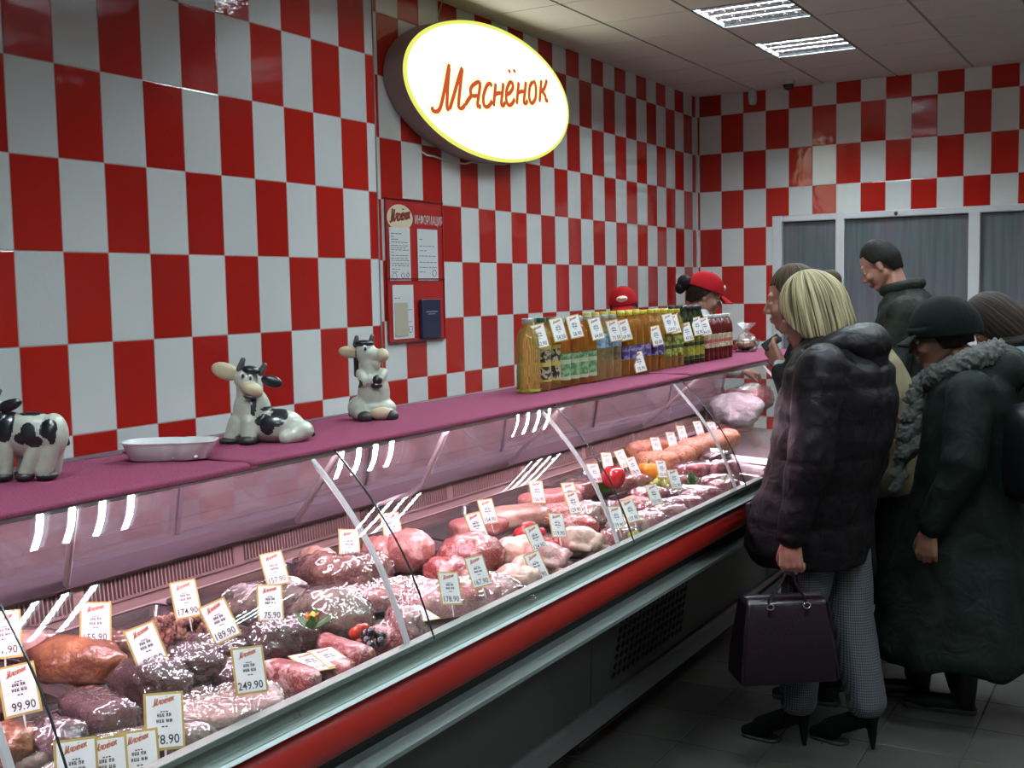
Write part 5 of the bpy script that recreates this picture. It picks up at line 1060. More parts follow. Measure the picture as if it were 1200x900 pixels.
class Person:
    def __init__(s, label, base, heading, head, hrot, hs=1., skin=None):
        s.t = thing('person', label, 'person', (base[0], base[1], 0), (0, 0, R(heading))); s.hs = hs; s.skin = skin or m_skin
        s.H = Matrix.Translation(head) @ Matrix.Rotation(R(hrot[0]), 4, 'Z') @ Matrix.Rotation(R(hrot[1]), 4, 'Y') @ Matrix.Rotation(R(hrot[2]), 4, 'X'); s.sh = []
    def hp(s, p): return s.H @ (Vector(p) * s.hs)
    def body(s, shells, hands=(), voxel=.0055, neck=None):
        b = MB(); addshells(b, HEAD, s.H, s.hs); n0 = s.hp((-.03, 0, -.07)); n1 = Vector(neck); addshells(b, [('c', n0, n1, .054, .066)]); addshells(b, shells)
        for h in hands: addshells(b, h)
        me = remesh(b, voxel, 3, .4); Hi = s.H.inverted()
        def lipfn(c):
            q = (Hi @ c) / s.hs
            return 1 if q.x > .086 and abs(q.y) < .024 and -.086 < q.z < -.059 else 0
        o = link('body', setmats(me, s.skin, m_lip, fn=lipfn), s.t)
        for sy in (-1, 1):
            q = MB(); q.ell((0, 0, 0), (.0095 * s.hs,) * 3, nu=14, nv=10); e = q.obj('eye', m_eye, o, ang=180); e.matrix_local = s.H @ Matrix.Translation(Vector((.0768, .031 * sy, -.005)) * s.hs)
            q = MB(); q.ell((.0075 * s.hs, 0, -.002), (.0042 * s.hs, .0055 * s.hs, .0055 * s.hs), nu=12, nv=8); i = q.obj('iris', m_iris, o, ang=180); i.matrix_local = e.matrix_local
            q = MB(); q.tube([s.hp((.080, .018 * sy, .020)), s.hp((.081, .032 * sy, .026)), s.hp((.070, .047 * sy, .021))], [.003, .004, .002], 6); q.obj('eyebrow', m_mid, o)
        return o
    def cloth(s, name, m, rings=None, shells=(), voxel=.011, it=3, fn=None, label=None, fine=None):
        b = MB()
        if rings:
            rr = []
            for z, cx, cy, rx, ry in rings: rr.append([(cx + rx * math.copysign(abs(math.cos(a)) ** .85, math.cos(a)), cy + ry * math.copysign(abs(math.sin(a)) ** .85, math.sin(a)), z) for a in [2 * PI * k / 28 for k in range(28)]])
            b.loft(rr)
        addshells(b, shells); me = remesh(b, voxel, it, .5, fn); setmats(me, m); o = link(name, me, s.t)
        if label: o['label'] = label
        return o
    def hair(s, name, m, hem, rx=(.106, .118), ry=.094, rz=.136, ridge=.02, c=(-.012, 0, 0), seed=0, nu=96, nv=26, flare=0., tuck=0.):
        "shell over the skull; hem(angle from the face, degrees) gives the lower edge height"
        b = MB(); cx = Vector(c)
        def f(u, v):
            a = 2 * PI * u; d = math.degrees(min(a, 2 * PI - a)); zh = hem(d) + .006 * noise.noise(Vector((math.cos(a) * 9, math.sin(a) * 9, seed))); rr = rx[0] if math.cos(a) > 0 else rx[1]
            R_ = 1 / math.sqrt((math.cos(a) / rr) ** 2 + (math.sin(a) / ry) ** 2); ph_end = math.acos(max(0., min(1., zh / rz))) if zh > 0 else PI / 2; tot = ph_end * rz + max(0, -zh); w = v * tot
            if w <= ph_end * rz: ph = w / rz; r = R_ * math.sin(ph); z = rz * math.cos(ph)
            else: k = (w - ph_end * rz); z = -k; r = R_ * (1 + flare * k * 6 - .9 * max(0, k - .06) * 2 - tuck * k)
            k = 1 + ridge * noise.noise(Vector((math.cos(a) * 7 + .3 * v, math.sin(a) * 7, seed + v * 1.3))) * min(1, v * 4) + ridge * .6 * math.sin(a * 31 + 3 * math.sin(v * 4 + seed)) * min(1, v * 3)
            return s.H @ ((cx + Vector((r * k * math.cos(a), r * k * math.sin(a), z))) * s.hs)
        b.grid(f, nu, nv, True); o = b.obj(name, m, s.t, ang=180, solid=.007, weld=False); at_ = o.data.attributes.new('strand', 'FLOAT_VECTOR', 'POINT'); at_.data.foreach_set('vector', [q for j in range(nv + 1) for i in range(nu) for q in (17 * math.cos(2 * PI * i / nu), 17 * math.sin(2 * PI * i / nu), 1.6 * j / nv + seed)]); return o
def quilt(per, amp, z0=0., z1=9., nz=.004):
    def fn(co, nn):
        z = co[:, 2]; d = amp * (np.abs(np.sin(PI * z / per)) ** .5 - .7) * ((z > z0) & (z < z1)); k = np.array([noise.noise(Vector(p) * 9) for p in co]) * nz * 2 + np.array([noise.noise(Vector(p) * 23) for p in co]) * nz
        return co + nn * (d + k)[:, None]
    return fn
def folds(nz, zs=5.): return lambda co, nn: co + nn * (np.array([noise.noise(Vector((p[0] * 14, p[1] * 14, p[2] * zs))) for p in co]) * nz)[:, None]
def legs(hipz, L, Rr):
    o = []
    for (hip, knee, ank, r) in (L, Rr): o += [('c', hip, knee, r[0], r[1]), ('c', knee, ank, r[1] * .95, r[2])]
    return o
def shoe(s, name, m, pos, yaw, heel=.0, L=.24, shaft=.12, sr=.045, it=2):
    M_ = Matrix.Translation(pos) @ Matrix.Rotation(R(yaw), 4, 'Z'); b = MB()
    sh = [('c', (-.02, 0, .035 + heel), (L * .45, 0, .03 + heel * .25), .034, .033), ('c', (L * .40, 0, .028 + heel * .2), (L * .68, 0, .023), .036, .020), ('c', (-.03, 0, .05 + heel), (-.035, 0, .05 + heel + shaft), .042, sr)]
    if heel: sh += [('c', (-.045, 0, .045 + heel * .8), (-.05, 0, .008), .022, .0085)]
    else: sh += [('c', (-.045, 0, .022), (L * .6, 0, .018), .030, .026)]
    addshells(b, sh, M_); b.v = [(x, y, max(z, .001)) for x, y, z in b.v]; me = remesh(b, .005, it); o = link(name, setmats(me, m), s.t)
    b = MB(); addshells(b, [('c', (L * .3, 0, .008), (L * .66, 0, .008), .036, .022)] if heel else [('c', (-.045, 0, .01), (L * .64, 0, .01), .034, .028)], M_); b.v = [(x, y, max(.0, min(z, .012 + (0 if heel else .006)))) for x, y, z in b.v]; b.obj('sole', m_casedk, o, ang=60)
    return o

# ---- 1 the blonde shopper with the handbag
P = Person('person with streaked blonde bob, black puffer jacket and houndstooth trousers, holding a handbag', (-1.04, 3.92), 176, (.055, .0, 1.505), (-4, 14, 0), 1.02)
hb = hand((.012, .285, .775), (.02, 0, -1), (0, -1, 0), -1, (35, 70, 60))
P.body([('c', (-.03, 0, 1.30), (-.03, 0, 1.0), .10, .12), ('c', (-.03, 0, 1.0), (-.01, 0, .86), .12, .13), ('c', (-.05, .15, 1.33), (-.04, .27, 1.04), .046, .038), ('c', (-.04, .27, 1.04), (.012, .285, .775), .036, .026), ('c', (-.05, -.15, 1.33), (-.02, -.25, 1.04), .046, .038), ('c', (-.02, -.25, 1.04), (.14, -.16, .92), .036, .026)]
       + legs(0, ((0, .085, .88), (.05, .08, .48), (.07, .06, .13), (.078, .055, .036)), ((-.02, -.085, .88), (-.07, -.06, .48), (-.135, -.035, .13), (.078, .055, .036))), [hb, hand((.14, -.16, .92), (1, .3, -.1), (0, 1, 0), 1)], .0042, (-.02, 0, 1.40))
P.hair('hair', m_blond, lambda d: .022 if d < 42 else (.022 - (d - 42) / 48 * .11 if d < 90 else -.088 - .03 * min(1, (d - 90) / 40)), (.106, .126), .102, .140, .022, (-.012, 0, .002), 1, 120, 40, .12)
P.cloth('jacket', m_nylon, [(.655, .05, 0, .185, .225), (.70, .06, 0, .205, .245), (.82, .05, 0, .20, .25), (.95, .0, 0, .185, .245), (1.08, -.03, 0, .19, .25), (1.22, -.045, 0, .185, .25), (1.32, -.05, 0, .165, .235), (1.39, -.04, 0, .12, .18), (1.44, -.03, 0, .085, .10)],
        [('c', (-.06, .20, 1.33), (-.05, .275, 1.05), .088, .078), ('c', (-.05, .275, 1.05), (.01, .285, .80), .078, .052), ('c', (-.06, -.20, 1.33), (-.03, -.27, 1.05), .088, .078), ('c', (-.03, -.27, 1.05), (.13, -.17, .93), .075, .052)], .010, 3, quilt(.115, .0055, .6, 1.32, .004))
P.cloth('hood', m_nylon, None, [('c', (.07 * math.cos(a) * 1.5 - .035, .125 * math.sin(a), 1.385 - .035 * math.cos(a)), (.07 * math.cos(b) * 1.5 - .035, .125 * math.sin(b), 1.385 - .035 * math.cos(b)), .048 - .006 * math.cos(a), .048 - .006 * math.cos(b)) for a, b in [(2 * PI * k / 14, 2 * PI * (k + 1) / 14) for k in range(14)]] + [('e', (-.135, 0, 1.40), (.085, .145, .075)), ('e', (-.15, 0, 1.34), (.06, .11, .07))], .010, 3, folds(.008))
P.cloth('trousers', m_hound, None, legs(0, ((0, .09, .86), (.05, .08, .48), (.07, .06, .17), (.10, .078, .068)), ((-.02, -.09, .86), (-.07, -.06, .48), (-.135, -.035, .17), (.10, .080, .070))) + [('e', (-.01, 0, .84), (.12, .16, .10))], .008, 2, lambda co, nn: np.column_stack([folds(.006, 9)(co, nn)[:, :2], np.maximum(co[:, 2], .125)]))
shoe(P, 'ankle_boot', m_suede, (.10, .06, 0), 4, .075, .235, .10, .045); shoe(P, 'ankle_boot', m_suede, (-.11, -.035, 0), -2, .075, .235, .10, .045)
b = MB(); b.box((.215, .08, .78), (.02, .16, .16)); pk = b.obj('pocket_flap', m_nylon, P.t, bevel=.008)

# her handbag: trapezoid body with side gussets, zip top, two handles to the hand
bc = at(917, 794, Y=3.66); t = thing('handbag', 'dark plum leather handbag with two thin handles hanging from the blonde shopper’s hand', 'handbag', bc, (0, 0, YAW + .10))
W0, W1, D0, D1, HH = .165, .135, .075, .055, .275
b = MB(); b.loft([[(sx * w, sy * d, z) for sx, sy in ((1, 1), (-1, 1), (-1, -1), (1, -1))] for w, d, z in ((W0 * .97, D0, 0), (W0, D0 * 1.05, .012), (W0 * .96, D0 * 1.05, .10), (W1 * 1.02, D1, HH - .02), (W1, D1 * .8, HH))]); b.obj('body', m_leather, t, bevel=.012)
b = MB(); b.box((0, 0, HH + .002), (2 * W1 - .01, .022, .008)); b.obj('zip', mat('dull zip', (.12, .10, .11), .35, .6), t, bevel=.002)
b = MB()
for s in (1, -1): b.tube([(s * (W0 * .985), -D0 * 1.0, .02), (s * W1 * 1.01, -D1 * .9, HH - .01)], .004, 8)
for s in (1, -1): b = MB(); b.tube([(s * (W0 * .985), -D0 * 1.03, .015), (s * W1 * 1.01, -D1 * .98, HH - .012)], .0042, 8); b.obj('piping', m_leather, t)
HT = P.t.matrix_world if False else None
hw = Matrix.Translation((-1.04, 3.92, 0)) @ Matrix.Rotation(R(176), 4, 'Z') @ Vector((.022, .285, .668))
hl = (Matrix.Translation(bc) @ Matrix.Rotation(YAW + .10, 4, 'Z')).inverted() @ hw
for sy in (-1, 1):
    b = MB(); y = sy * (D1 * .86); pts = [(-.06, y, HH - .06), (-.062, y, HH), (-.05 + (hl.x + .05) * .55, y + (hl.y - y) * .5, HH + (hl.z - HH) * .62), (hl.x - .012, hl.y + .006 * sy, hl.z), (hl.x + .012, hl.y + .006 * sy, hl.z), (.05 + (hl.x - .05) * .5, y + (hl.y - y) * .5, HH + (hl.z - HH) * .6), (.062, y, HH), (.06, y, HH - .06)]
    q = []
    for i in range(len(pts) - 1):
        for k in range(4): q.append(Vector(pts[i]).lerp(Vector(pts[i + 1]), k / 4))
    q.append(Vector(pts[-1])); b.tube(q, .0052, 8); b.obj('handle', m_leather, t)
    for sx in (-1, 1):
        b = MB(); b.box((sx * .061, y + sy * .010, HH - .035), (.016, .006, .05)); s_ = b.obj('strap_tab', m_leather, t, bevel=.002)
        b = MB(); b.tube([(sx * .061 + .012 * math.cos(2 * PI * k / 12), y + sy * .014, HH - .018 + .009 * math.sin(2 * PI * k / 12)) for k in range(13)], .0018, 6); b.obj('buckle', m_chrome, s_)

# ---- 2 the shopper in black with pulled-back hair, leaning towards the glass
P = Person('person with pulled-back brown hair in a black coat, one hand raised to the chest', (-1.15, 4.40), 186, (.135, .02, 1.552), (4, 8, 0), 1.0)
hh = hand((.165, .10, 1.30), (.45, -.25, .65), (-.5, -.6, .2), 1, (30, 50, 35))
P.body([('c', (.0, 0, 1.35), (-.02, 0, 1.0), .10, .12), ('c', (-.02, 0, 1.0), (-.02, 0, .86), .12, .13), ('c', (.0, .16, 1.38), (.05, .25, 1.12), .046, .04), ('c', (.05, .25, 1.12), (.165, .10, 1.30), .037, .026), ('c', (0, -.16, 1.38), (.0, -.26, 1.08), .046, .04), ('c', (.0, -.26, 1.08), (.10, -.24, .88), .036, .026)]
       + legs(0, ((0, .085, .88), (.0, .085, .48), (-.01, .085, .1), (.078, .055, .036)), ((0, -.085, .88), (.0, -.085, .48), (-.01, -.085, .1), (.078, .055, .036))), [hh, hand((.10, -.24, .88), (.2, 0, -1), (-1, 0, 0), 1)], .0045, (.02, 0, 1.44))
P.hair('hair', m_mid, lambda d: .062 if d < 40 else (.062 - (d - 40) / 50 * .08 if d < 90 else -.02 - .05 * min(1, (d - 90) / 60)), (.100, .112), .087, .130, .022, (-.012, 0, 0), 3, tuck=1.6)
b = MB(); addshells(b, [('e', (-.145, 0, .045), (.045, .04, .042)), ('c', (-.15, 0, .03), (-.17, 0, -.06), .03, .012)], P.H); b.obj('ponytail', m_mid, P.t, ang=180)
b = MB(); b.tube([P.hp((-.122, .024 * math.cos(a), .04 + .024 * math.sin(a))) for a in [2 * PI * k / 14 for k in range(15)]], .006, 8); b.obj('hair_tie', m_blk, P.t)
P.cloth('coat', m_blackc, [(.50, -.01, 0, .165, .215), (.7, .0, 0, .165, .21), (.9, .0, 0, .16, .20), (1.05, .0, 0, .155, .20), (1.2, .02, 0, .155, .205), (1.33, .02, 0, .145, .205), (1.42, .02, 0, .11, .165), (1.485, .05, 0, .078, .085)],
        [('c', (.0, .19, 1.37), (.05, .26, 1.12), .078, .07), ('c', (.05, .26, 1.12), (.15, .12, 1.275), .068, .046), ('c', (.0, -.19, 1.37), (.0, -.27, 1.08), .078, .07), ('c', (.0, -.27, 1.08), (.10, -.24, .90), .068, .05), ('e', (.03, 0, 1.46), (.09, .095, .05))], .010, 3, folds(.012))
P.cloth('cuff', mat('pale knit cuff', (.34, .35, .36), .9), None, [('c', (.145, .125, 1.27), (.162, .106, 1.296), .034, .031)], .006, 1)
P.cloth('trousers', m_blackc, None, legs(0, ((0, .09, .86), (.0, .088, .48), (-.01, .088, .12), (.10, .075, .062)), ((0, -.09, .86), (.0, -.088, .48), (-.01, -.088, .12), (.10, .075, .062))), .009, 2)
shoe(P, 'boot', m_boot, (.02, .088, 0), 0, 0, .24, .10); shoe(P, 'boot', m_boot, (.02, -.088, 0), 0, 0, .24, .10)
pw = Matrix.Translation((-1.15, 4.40, 0)) @ Matrix.Rotation(R(186), 4, 'Z')
q = pw @ Vector((.205, .075, 1.385)); t = thing('wallet', 'small dark wallet held at the chest by the shopper in the black coat', 'wallet', q, (R(20), R(35), R(200))); b = MB(); b.box((0, 0, 0), (.075, .010, .036)); b.obj('cover', m_boot, t, bevel=.004); b = MB(); b.box((0, 0, .001), (.070, .006, .036)); b.obj('cards', m_paper, t)
q = pw @ Vector((.04, .30, .90)); t = thing('shoulder_bag', 'black shoulder bag with metal clasp beside the shopper in the black coat', 'bag', q, (0, 0, R(190))); b = MB(); b.loft([[(sx * w, sy * d, z) for sx, sy in ((1, 1), (-1, 1), (-1, -1), (1, -1))] for w, d, z in ((.10, .03, 0), (.12, .04, .03), (.12, .035, .15), (.10, .02, .19))]); b.obj('body', m_leather, t, bevel=.01)
b = MB(); b.tube([(-.09, 0, .18), (-.07, -.03, .32), (-.02, -.11, .50), (.0, -.20, .53), (.04, -.11, .50), (.07, -.03, .32), (.09, 0, .18)], .007, 8); b.obj('strap', m_leather, t); b = MB(); b.box((.0, .04, .10), (.018, .006, .03)); b.obj('clasp', m_chrome, t, bevel=.002)

# ---- 3 the shopper in the beige jacket, bent forward behind the blonde one
P = Person('person in a beige jacket bent over the case, seen behind the blonde shopper', (-1.135, 4.9), 178, (.235, .02, 1.50), (0, 35, 0), 1.0)
P.body([('c', (.05, 0, 1.30), (-.02, 0, 1.0), .10, .12), ('c', (-.02, 0, 1.0), (-.03, 0, .86), .12, .13), ('c', (.06, .16, 1.32), (.12, .24, 1.10), .046, .04), ('c', (.12, .24, 1.10), (.17, .06, 1.16), .037, .026), ('c', (.06, -.16, 1.32), (.12, -.24, 1.10), .046, .04), ('c', (.12, -.24, 1.10), (.17, -.06, 1.08), .037, .026)]
       + legs(0, ((-.03, .085, .88), (.06, .085, .48), (.12, .06, .1), (.078, .055, .036)), ((-.03, -.085, .88), (-.04, -.085, .48), (-.08, -.085, .1), (.078, .055, .036))), [hand((.17, .06, 1.16), (.1, -1, 0), (-1, 0, -.2), 1), hand((.17, -.06, 1.08), (.1, 1, 0), (-1, 0, -.2), -1)], .006, (.12, 0, 1.40))
P.hair('hair', m_brown, lambda d: .055 if d < 40 else (.055 - (d - 40) / 40 * .12 if d < 80 else -.065 - .03 * min(1, (d - 80) / 60)), (.104, .118), .092, .134, .014, seed=5)
b = MB(); addshells(b, [('e', (-.125, 0, .03), (.035, .045, .035))], P.H); b.obj('hair_bun', m_brown, P.t, ang=180)
P.cloth('jacket', m_beige, [(.74, -.05, 0, .16, .215), (.8, -.05, 0, .175, .225), (1.0, -.06, 0, .17, .22), (1.15, -.03, 0, .17, .225), (1.28, .02, 0, .16, .22), (1.37, .06, 0, .12, .18), (1.43, .10, 0, .08, .09)], [('c', (.05, .19, 1.31), (.11, .25, 1.10), .075, .068), ('c', (.11, .25, 1.10), (.165, .08, 1.155), .065, .045), ('c', (.05, -.19, 1.31), (.11, -.25, 1.10), .075, .068), ('c', (.11, -.25, 1.10), (.165, -.08, 1.085), .065, .045)], .011, 3, folds(.010))
P.cloth('skirt', m_blackc, [(.30, -.04, 0, .16, .20), (.5, -.04, 0, .155, .19), (.8, -.04, 0, .14, .18)], (), .011, 2, folds(.012, 1.5))
shoe(P, 'boot', m_olb, (.155, .06, 0), 0, 0, .24, .16, .05); shoe(P, 'boot', m_olb, (-.05, -.085, 0), 0, 0, .24, .16, .05)

# ---- 4 the man in the dark olive jacket
P = Person('person with short dark hair in a dark olive jacket looking down, standing before the window', (-1.21, 6.2), 180, (.15, .0, 1.70), (2, 30, 0), 1.04)
P.body([('c', (.0, 0, 1.42), (.0, 0, 1.05), .10, .13), ('c', (.0, 0, 1.05), (.0, 0, .92), .12, .13), ('c', (.0, .19, 1.48), (.02, .27, 1.17), .052, .044), ('c', (.02, .27, 1.17), (.15, .12, 1.12), .04, .028), ('c', (.0, -.19, 1.48), (.02, -.27, 1.17), .052, .044), ('c', (.02, -.27, 1.17), (.15, -.12, 1.06), .04, .028)]
       + legs(0, ((0, .095, .94), (.03, .10, .50), (.06, .10, .1), (.085, .06, .04)), ((0, -.095, .94), (-.02, -.10, .50), (-.04, -.10, .1), (.085, .06, .04))), [hand((.15, .12, 1.12), (.1, -1, -.1), (-1, 0, -.2), 1), hand((.15, -.12, 1.06), (.1, 1, -.1), (-1, 0, -.2), -1)], .0055, (.05, 0, 1.53))
P.hair('hair', m_bhair, lambda d: .070 if d < 45 else (.070 - (d - 45) / 30 * .06 if d < 75 else (.010 if d < 98 else .010 - (d - 98) / 30 * .075 if d < 128 else -.065)), (.094, .099), .082, .129, .012, seed=7, tuck=3.)
P.cloth('jacket', m_jkt, [(.72, .0, 0, .18, .24), (.8, .0, 0, .185, .245), (1.0, -.01, 0, .175, .24), (1.2, -.01, 0, .18, .25), (1.38, -.01, 0, .17, .255), (1.48, .0, 0, .14, .215), (1.54, .01, 0, .105, .14), (1.58, .03, 0, .085, .095)], [('c', (-.01, .22, 1.45), (.02, .285, 1.17), .088, .078), ('c', (.02, .285, 1.17), (.145, .15, 1.11), .074, .052), ('c', (-.01, -.22, 1.45), (.02, -.285, 1.17), .088, .078), ('c', (.02, -.285, 1.17), (.145, -.15, 1.065), .074, .052)], .011, 3, folds(.014, 9))
P.cloth('collar', m_jkt, None, [('c', (.088 * math.cos(a) + .035, .085 * math.sin(a), 1.58 - .02 * math.cos(a)), (.088 * math.cos(b) + .035, .085 * math.sin(b), 1.58 - .02 * math.cos(b)), .032, .032) for a, b in [(2 * PI * k / 14, 2 * PI * (k + 1) / 14) for k in range(1, 13)]], .008, 2)
P.cloth('trousers', m_blackc, None, legs(0, ((0, .10, .92), (.03, .10, .50), (.06, .10, .1), (.115, .088, .075)), ((0, -.10, .92), (-.02, -.10, .50), (-.04, -.10, .1), (.115, .088, .075))), .010, 2, folds(.008, 8))
shoe(P, 'shoe', m_boot, (.10, .10, 0), 0, 0, .28, .07); shoe(P, 'shoe', m_boot, (.0, -.10, 0), 0, 0, .28, .07)

# ---- 5 the shopper in the knitted hat and long dark coat
P = Person('person in black knitted hat and long dark green coat with grey fur collar', (-.695, 4.5), 184, (.075, .0, 1.405), (4, 14, 0), 1.0, m_skin2)
h5 = hand((.075, .285, .72), (.1, -.1, -1), (-.3, -1, 0), -1, (30, 45, 35)); h6 = hand((.20, -.02, 1.04), (.6, .5, .2), (-.6, .5, 0), 1, (45, 70, 50))
P.body([('c', (-.03, 0, 1.20), (-.02, 0, .95), .10, .12), ('c', (-.02, 0, .95), (-.02, 0, .8), .12, .13), ('c', (-.04, .15, 1.24), (-.03, .28, .97), .046, .04), ('c', (-.03, .28, .97), (.075, .285, .72), .037, .026), ('c', (-.04, -.15, 1.24), (.0, -.24, .98), .046, .04), ('c', (.0, -.24, .98), (.20, -.02, 1.04), .036, .026)]
       + legs(0, ((.02, .085, .82), (.06, .085, .45), (-.02, .05, .1), (.078, .055, .036)), ((.02, -.085, .82), (.08, -.085, .45), (.15, -.05, .1), (.078, .055, .036))), [h5, h6], .0045, (-.02, 0, 1.30))
b = MB()
def hatf(u, v):
    a = 2 * PI * u; ph = v * 1.72; k = 1 + .012 * math.sin(a * 44) * min(1, v * 3) + .02 * noise.noise(Vector((math.cos(a) * 3, math.sin(a) * 3, v * 3)))
    rr = .118 if math.cos(a) > 0 else .135; r = math.sin(min(ph, 1.571)) * (1 - .12 * max(0, ph - 1.45)); return P.H @ Vector((-.018 + rr * r * k * math.cos(a), .112 * r * k * math.sin(a), .012 + .128 * math.cos(ph) + .02 * math.cos(a) * (v > .8)))
b.grid(hatf, 96, 24, True); b.obj('knitted_hat', m_wool, P.t, ang=180, solid=.010)
b = MB(); b.grid(lambda u, v: P.H @ Vector((.075 + .075 * v * math.cos((u - .5) * 2.2), (.098 + .01 * v) * math.sin((u - .5) * 2.2), .028 - .030 * v - .012 * (2 * u - 1) ** 2)), 20, 6); b.obj('hat_peak', m_wool, P.t, ang=180, solid=.009)
P.hair('hair', m_brown, lambda d: .05 if d < 55 else (.05 - (d - 55) / 30 * .09 if d < 85 else -.05), (.096, .108), .085, .122, .01, seed=9, tuck=1.5)
P.cloth('coat', m_green, [(.235, -.02, .02, .33, .34), (.28, -.02, .02, .335, .345), (.45, -.02, .01, .29, .31), (.65, -.02, 0, .235, .27), (.85, -.03, 0, .19, .24), (1.0, -.04, 0, .175, .235), (1.13, -.05, 0, .175, .235), (1.22, -.055, 0, .155, .215), (1.29, -.04, 0, .11, .16), (1.34, -.03, 0, .08, .09)],
        [('c', (-.05, .19, 1.21), (-.04, .285, .97), .085, .078), ('c', (-.04, .285, .97), (.065, .287, .75), .074, .052), ('c', (-.05, -.19, 1.21), (-.01, -.25, .98), .085, .078), ('c', (-.01, -.25, .98), (.18, -.05, 1.03), .07, .052), ('e', (-.15, 0, 1.27), (.10, .14, .10)), ('e', (-.17, 0, 1.19), (.07, .11, .09))], .011, 3, lambda co, nn: co + nn * (np.array([noise.noise(Vector((p[0] * 9, p[1] * 9, p[2] * 1.6))) * .035 * max(0, min(1, (.9 - p[2]) / .5)) + noise.noise(Vector(p) * 12) * .006 for p in co]))[:, None])
fr = []
for k in range(15):
    a0, a1 = R(-150 + 20 * k), R(-150 + 20 * (k + 1)); f = lambda a: (.105 * math.cos(a) - .03 + .03 * (math.cos(a) > 0) * math.cos(a), .13 * math.sin(a), 1.315 - .075 * max(0, math.cos(a)) + .035 * max(0, -math.cos(a))); fr.append(('c', f(a0), f(a1), .036, .036))
for k in range(4): fr += [('c', (.13 - .0 * k, .03, 1.23 - .07 * k), (.16 + .01 * k, .03, 1.17 - .07 * k), .028, .026)]
rf = random.Random(3)
P.cloth('fur_collar', m_fur, None, fr, .006, 1, lambda co, nn: co + nn * (np.array([abs(noise.noise(Vector(p) * 75)) * .022 + noise.noise(Vector(p) * 130) * .008 for p in co]))[:, None])
P.cloth('fur_edge', m_fur, None, [('c', (.195, .02, 1.06 - .06 * k), (.205 + .008 * k, .02, 1.0 - .06 * k), .017, .017) for k in range(4)], .005, 1, lambda co, nn: co + nn * (np.array([abs(noise.noise(Vector(p) * 80)) * .012 for p in co]))[:, None])
P.cloth('stockings', m_blackc, None, [('c', (.06, .085, .45), (-.02, .05, .10), .062, .046), ('c', (.08, -.085, .45), (.15, -.05, .10), .062, .046)], .007, 1)
shoe(P, 'boot', m_boot, (.0, .053, 0), 0, 0, .25, .17, .054); shoe(P, 'boot', m_boot, (.17, -.05, 0), 6, 0, .25, .17, .054)
q = Matrix.Translation((-.695, 4.5, 0)) @ Matrix.Rotation(R(184), 4, 'Z') @ Vector((-.24, .17, .86)); t = thing('backpack', 'black bag with small metal rings behind the shopper in the knitted hat', 'bag', q, (0, 0, R(215)))
b = MB(); b.ell((0, 0, .14), (.08, .15, .17), fn=lambda p: 1 / (abs(p.x) ** 4 + abs(p.y) ** 4 + abs(p.z) ** 4) ** .25 * (1 + .05 * noise.noise(p * 3))); b.obj('body', m_boot, t, ang=180)
b = MB(); b.tube([(.0, .09, .28), (.0, .07, .36), (.0, .0, .40), (.0, -.07, .36), (.0, -.09, .28)], .010, 8); b.obj('strap', m_boot, t)
for k in range(3): b = MB(); b.tube([(-.085, -.05 + .05 * k + .012 * math.cos(2 * PI * i / 10), .20 + .012 * math.sin(2 * PI * i / 10)) for i in range(11)], .0022, 6); b.obj('ring', m_chrome, t)

# ---- 6 the stooping shopper at the right edge
P = Person('person with dark hair in a grey blue jacket stooping forward at the right edge', (-.58, 5.6), 180, (.155, -.01, 1.415), (0, 48, 0), 1.0)
P.body([('c', (.0, 0, 1.18), (-.08, 0, .95), .10, .12), ('c', (-.08, 0, .95), (-.08, 0, .85), .12, .13), ('c', (.0, .16, 1.24), (.10, .24, 1.02), .046, .04), ('c', (.10, .24, 1.02), (.28, .12, .98), .037, .026), ('c', (.0, -.16, 1.24), (.10, -.24, 1.02), .046, .04), ('c', (.10, -.24, 1.02), (.28, -.12, .98), .037, .026)]
       + legs(0, ((-.08, .085, .86), (-.03, .085, .48), (-.05, .085, .1), (.078, .055, .036)), ((-.08, -.085, .86), (-.03, -.085, .48), (-.05, -.085, .1), (.078, .055, .036))), [hand((.28, .12, .98), (1, -.3, -.2), (0, -.3, -1), 1), hand((.28, -.12, .98), (1, .3, -.2), (0, .3, -1), -1)], .006, (.06, 0, 1.30))
P.hair('hair', m_brown, lambda d: .045 if d < 35 else (.045 - (d - 35) / 35 * .16 if d < 70 else -.115 - .05 * min(1, (d - 70) / 60)), (.110, .124), .098, .138, .02, seed=11, flare=.15)
P.cloth('jacket', m_blue, [(.68, -.08, 0, .17, .23), (.8, -.08, 0, .175, .23), (1.0, -.085, 0, .175, .225), (1.13, -.05, 0, .175, .23), (1.23, .0, 0, .15, .21), (1.30, .04, 0, .11, .15), (1.34, .06, 0, .08, .09)], [('c', (-.01, .19, 1.22), (.09, .255, 1.02), .08, .07), ('c', (.09, .255, 1.02), (.27, .13, .98), .068, .048), ('c', (-.01, -.19, 1.22), (.09, -.255, 1.02), .08, .07), ('c', (.09, -.255, 1.02), (.27, -.13, .98), .068, .048)], .011, 3, folds(.012))
P.cloth('scarf', m_bhair, None, [('c', (.085 * math.cos(a) + .045, .095 * math.sin(a), 1.325 - .02 * math.cos(a)), (.085 * math.cos(b) + .045, .095 * math.sin(b), 1.325 - .02 * math.cos(b)), .036, .036) for a, b in [(2 * PI * k / 12, 2 * PI * (k + 1) / 12) for k in range(12)]] + [('c', (-.05, .05, 1.33), (-.17, .10, 1.24), .05, .05), ('c', (-.05, -.03, 1.33), (-.16, -.02, 1.26), .05, .05)], .009, 2, folds(.01))
P.cloth('trousers', m_blackc, None, legs(0, ((-.08, .09, .84), (-.03, .088, .48), (-.05, .088, .1), (.11, .08, .066)), ((-.08, -.09, .84), (-.03, -.088, .48), (-.05, -.088, .1), (.11, .08, .066))), .010, 2)
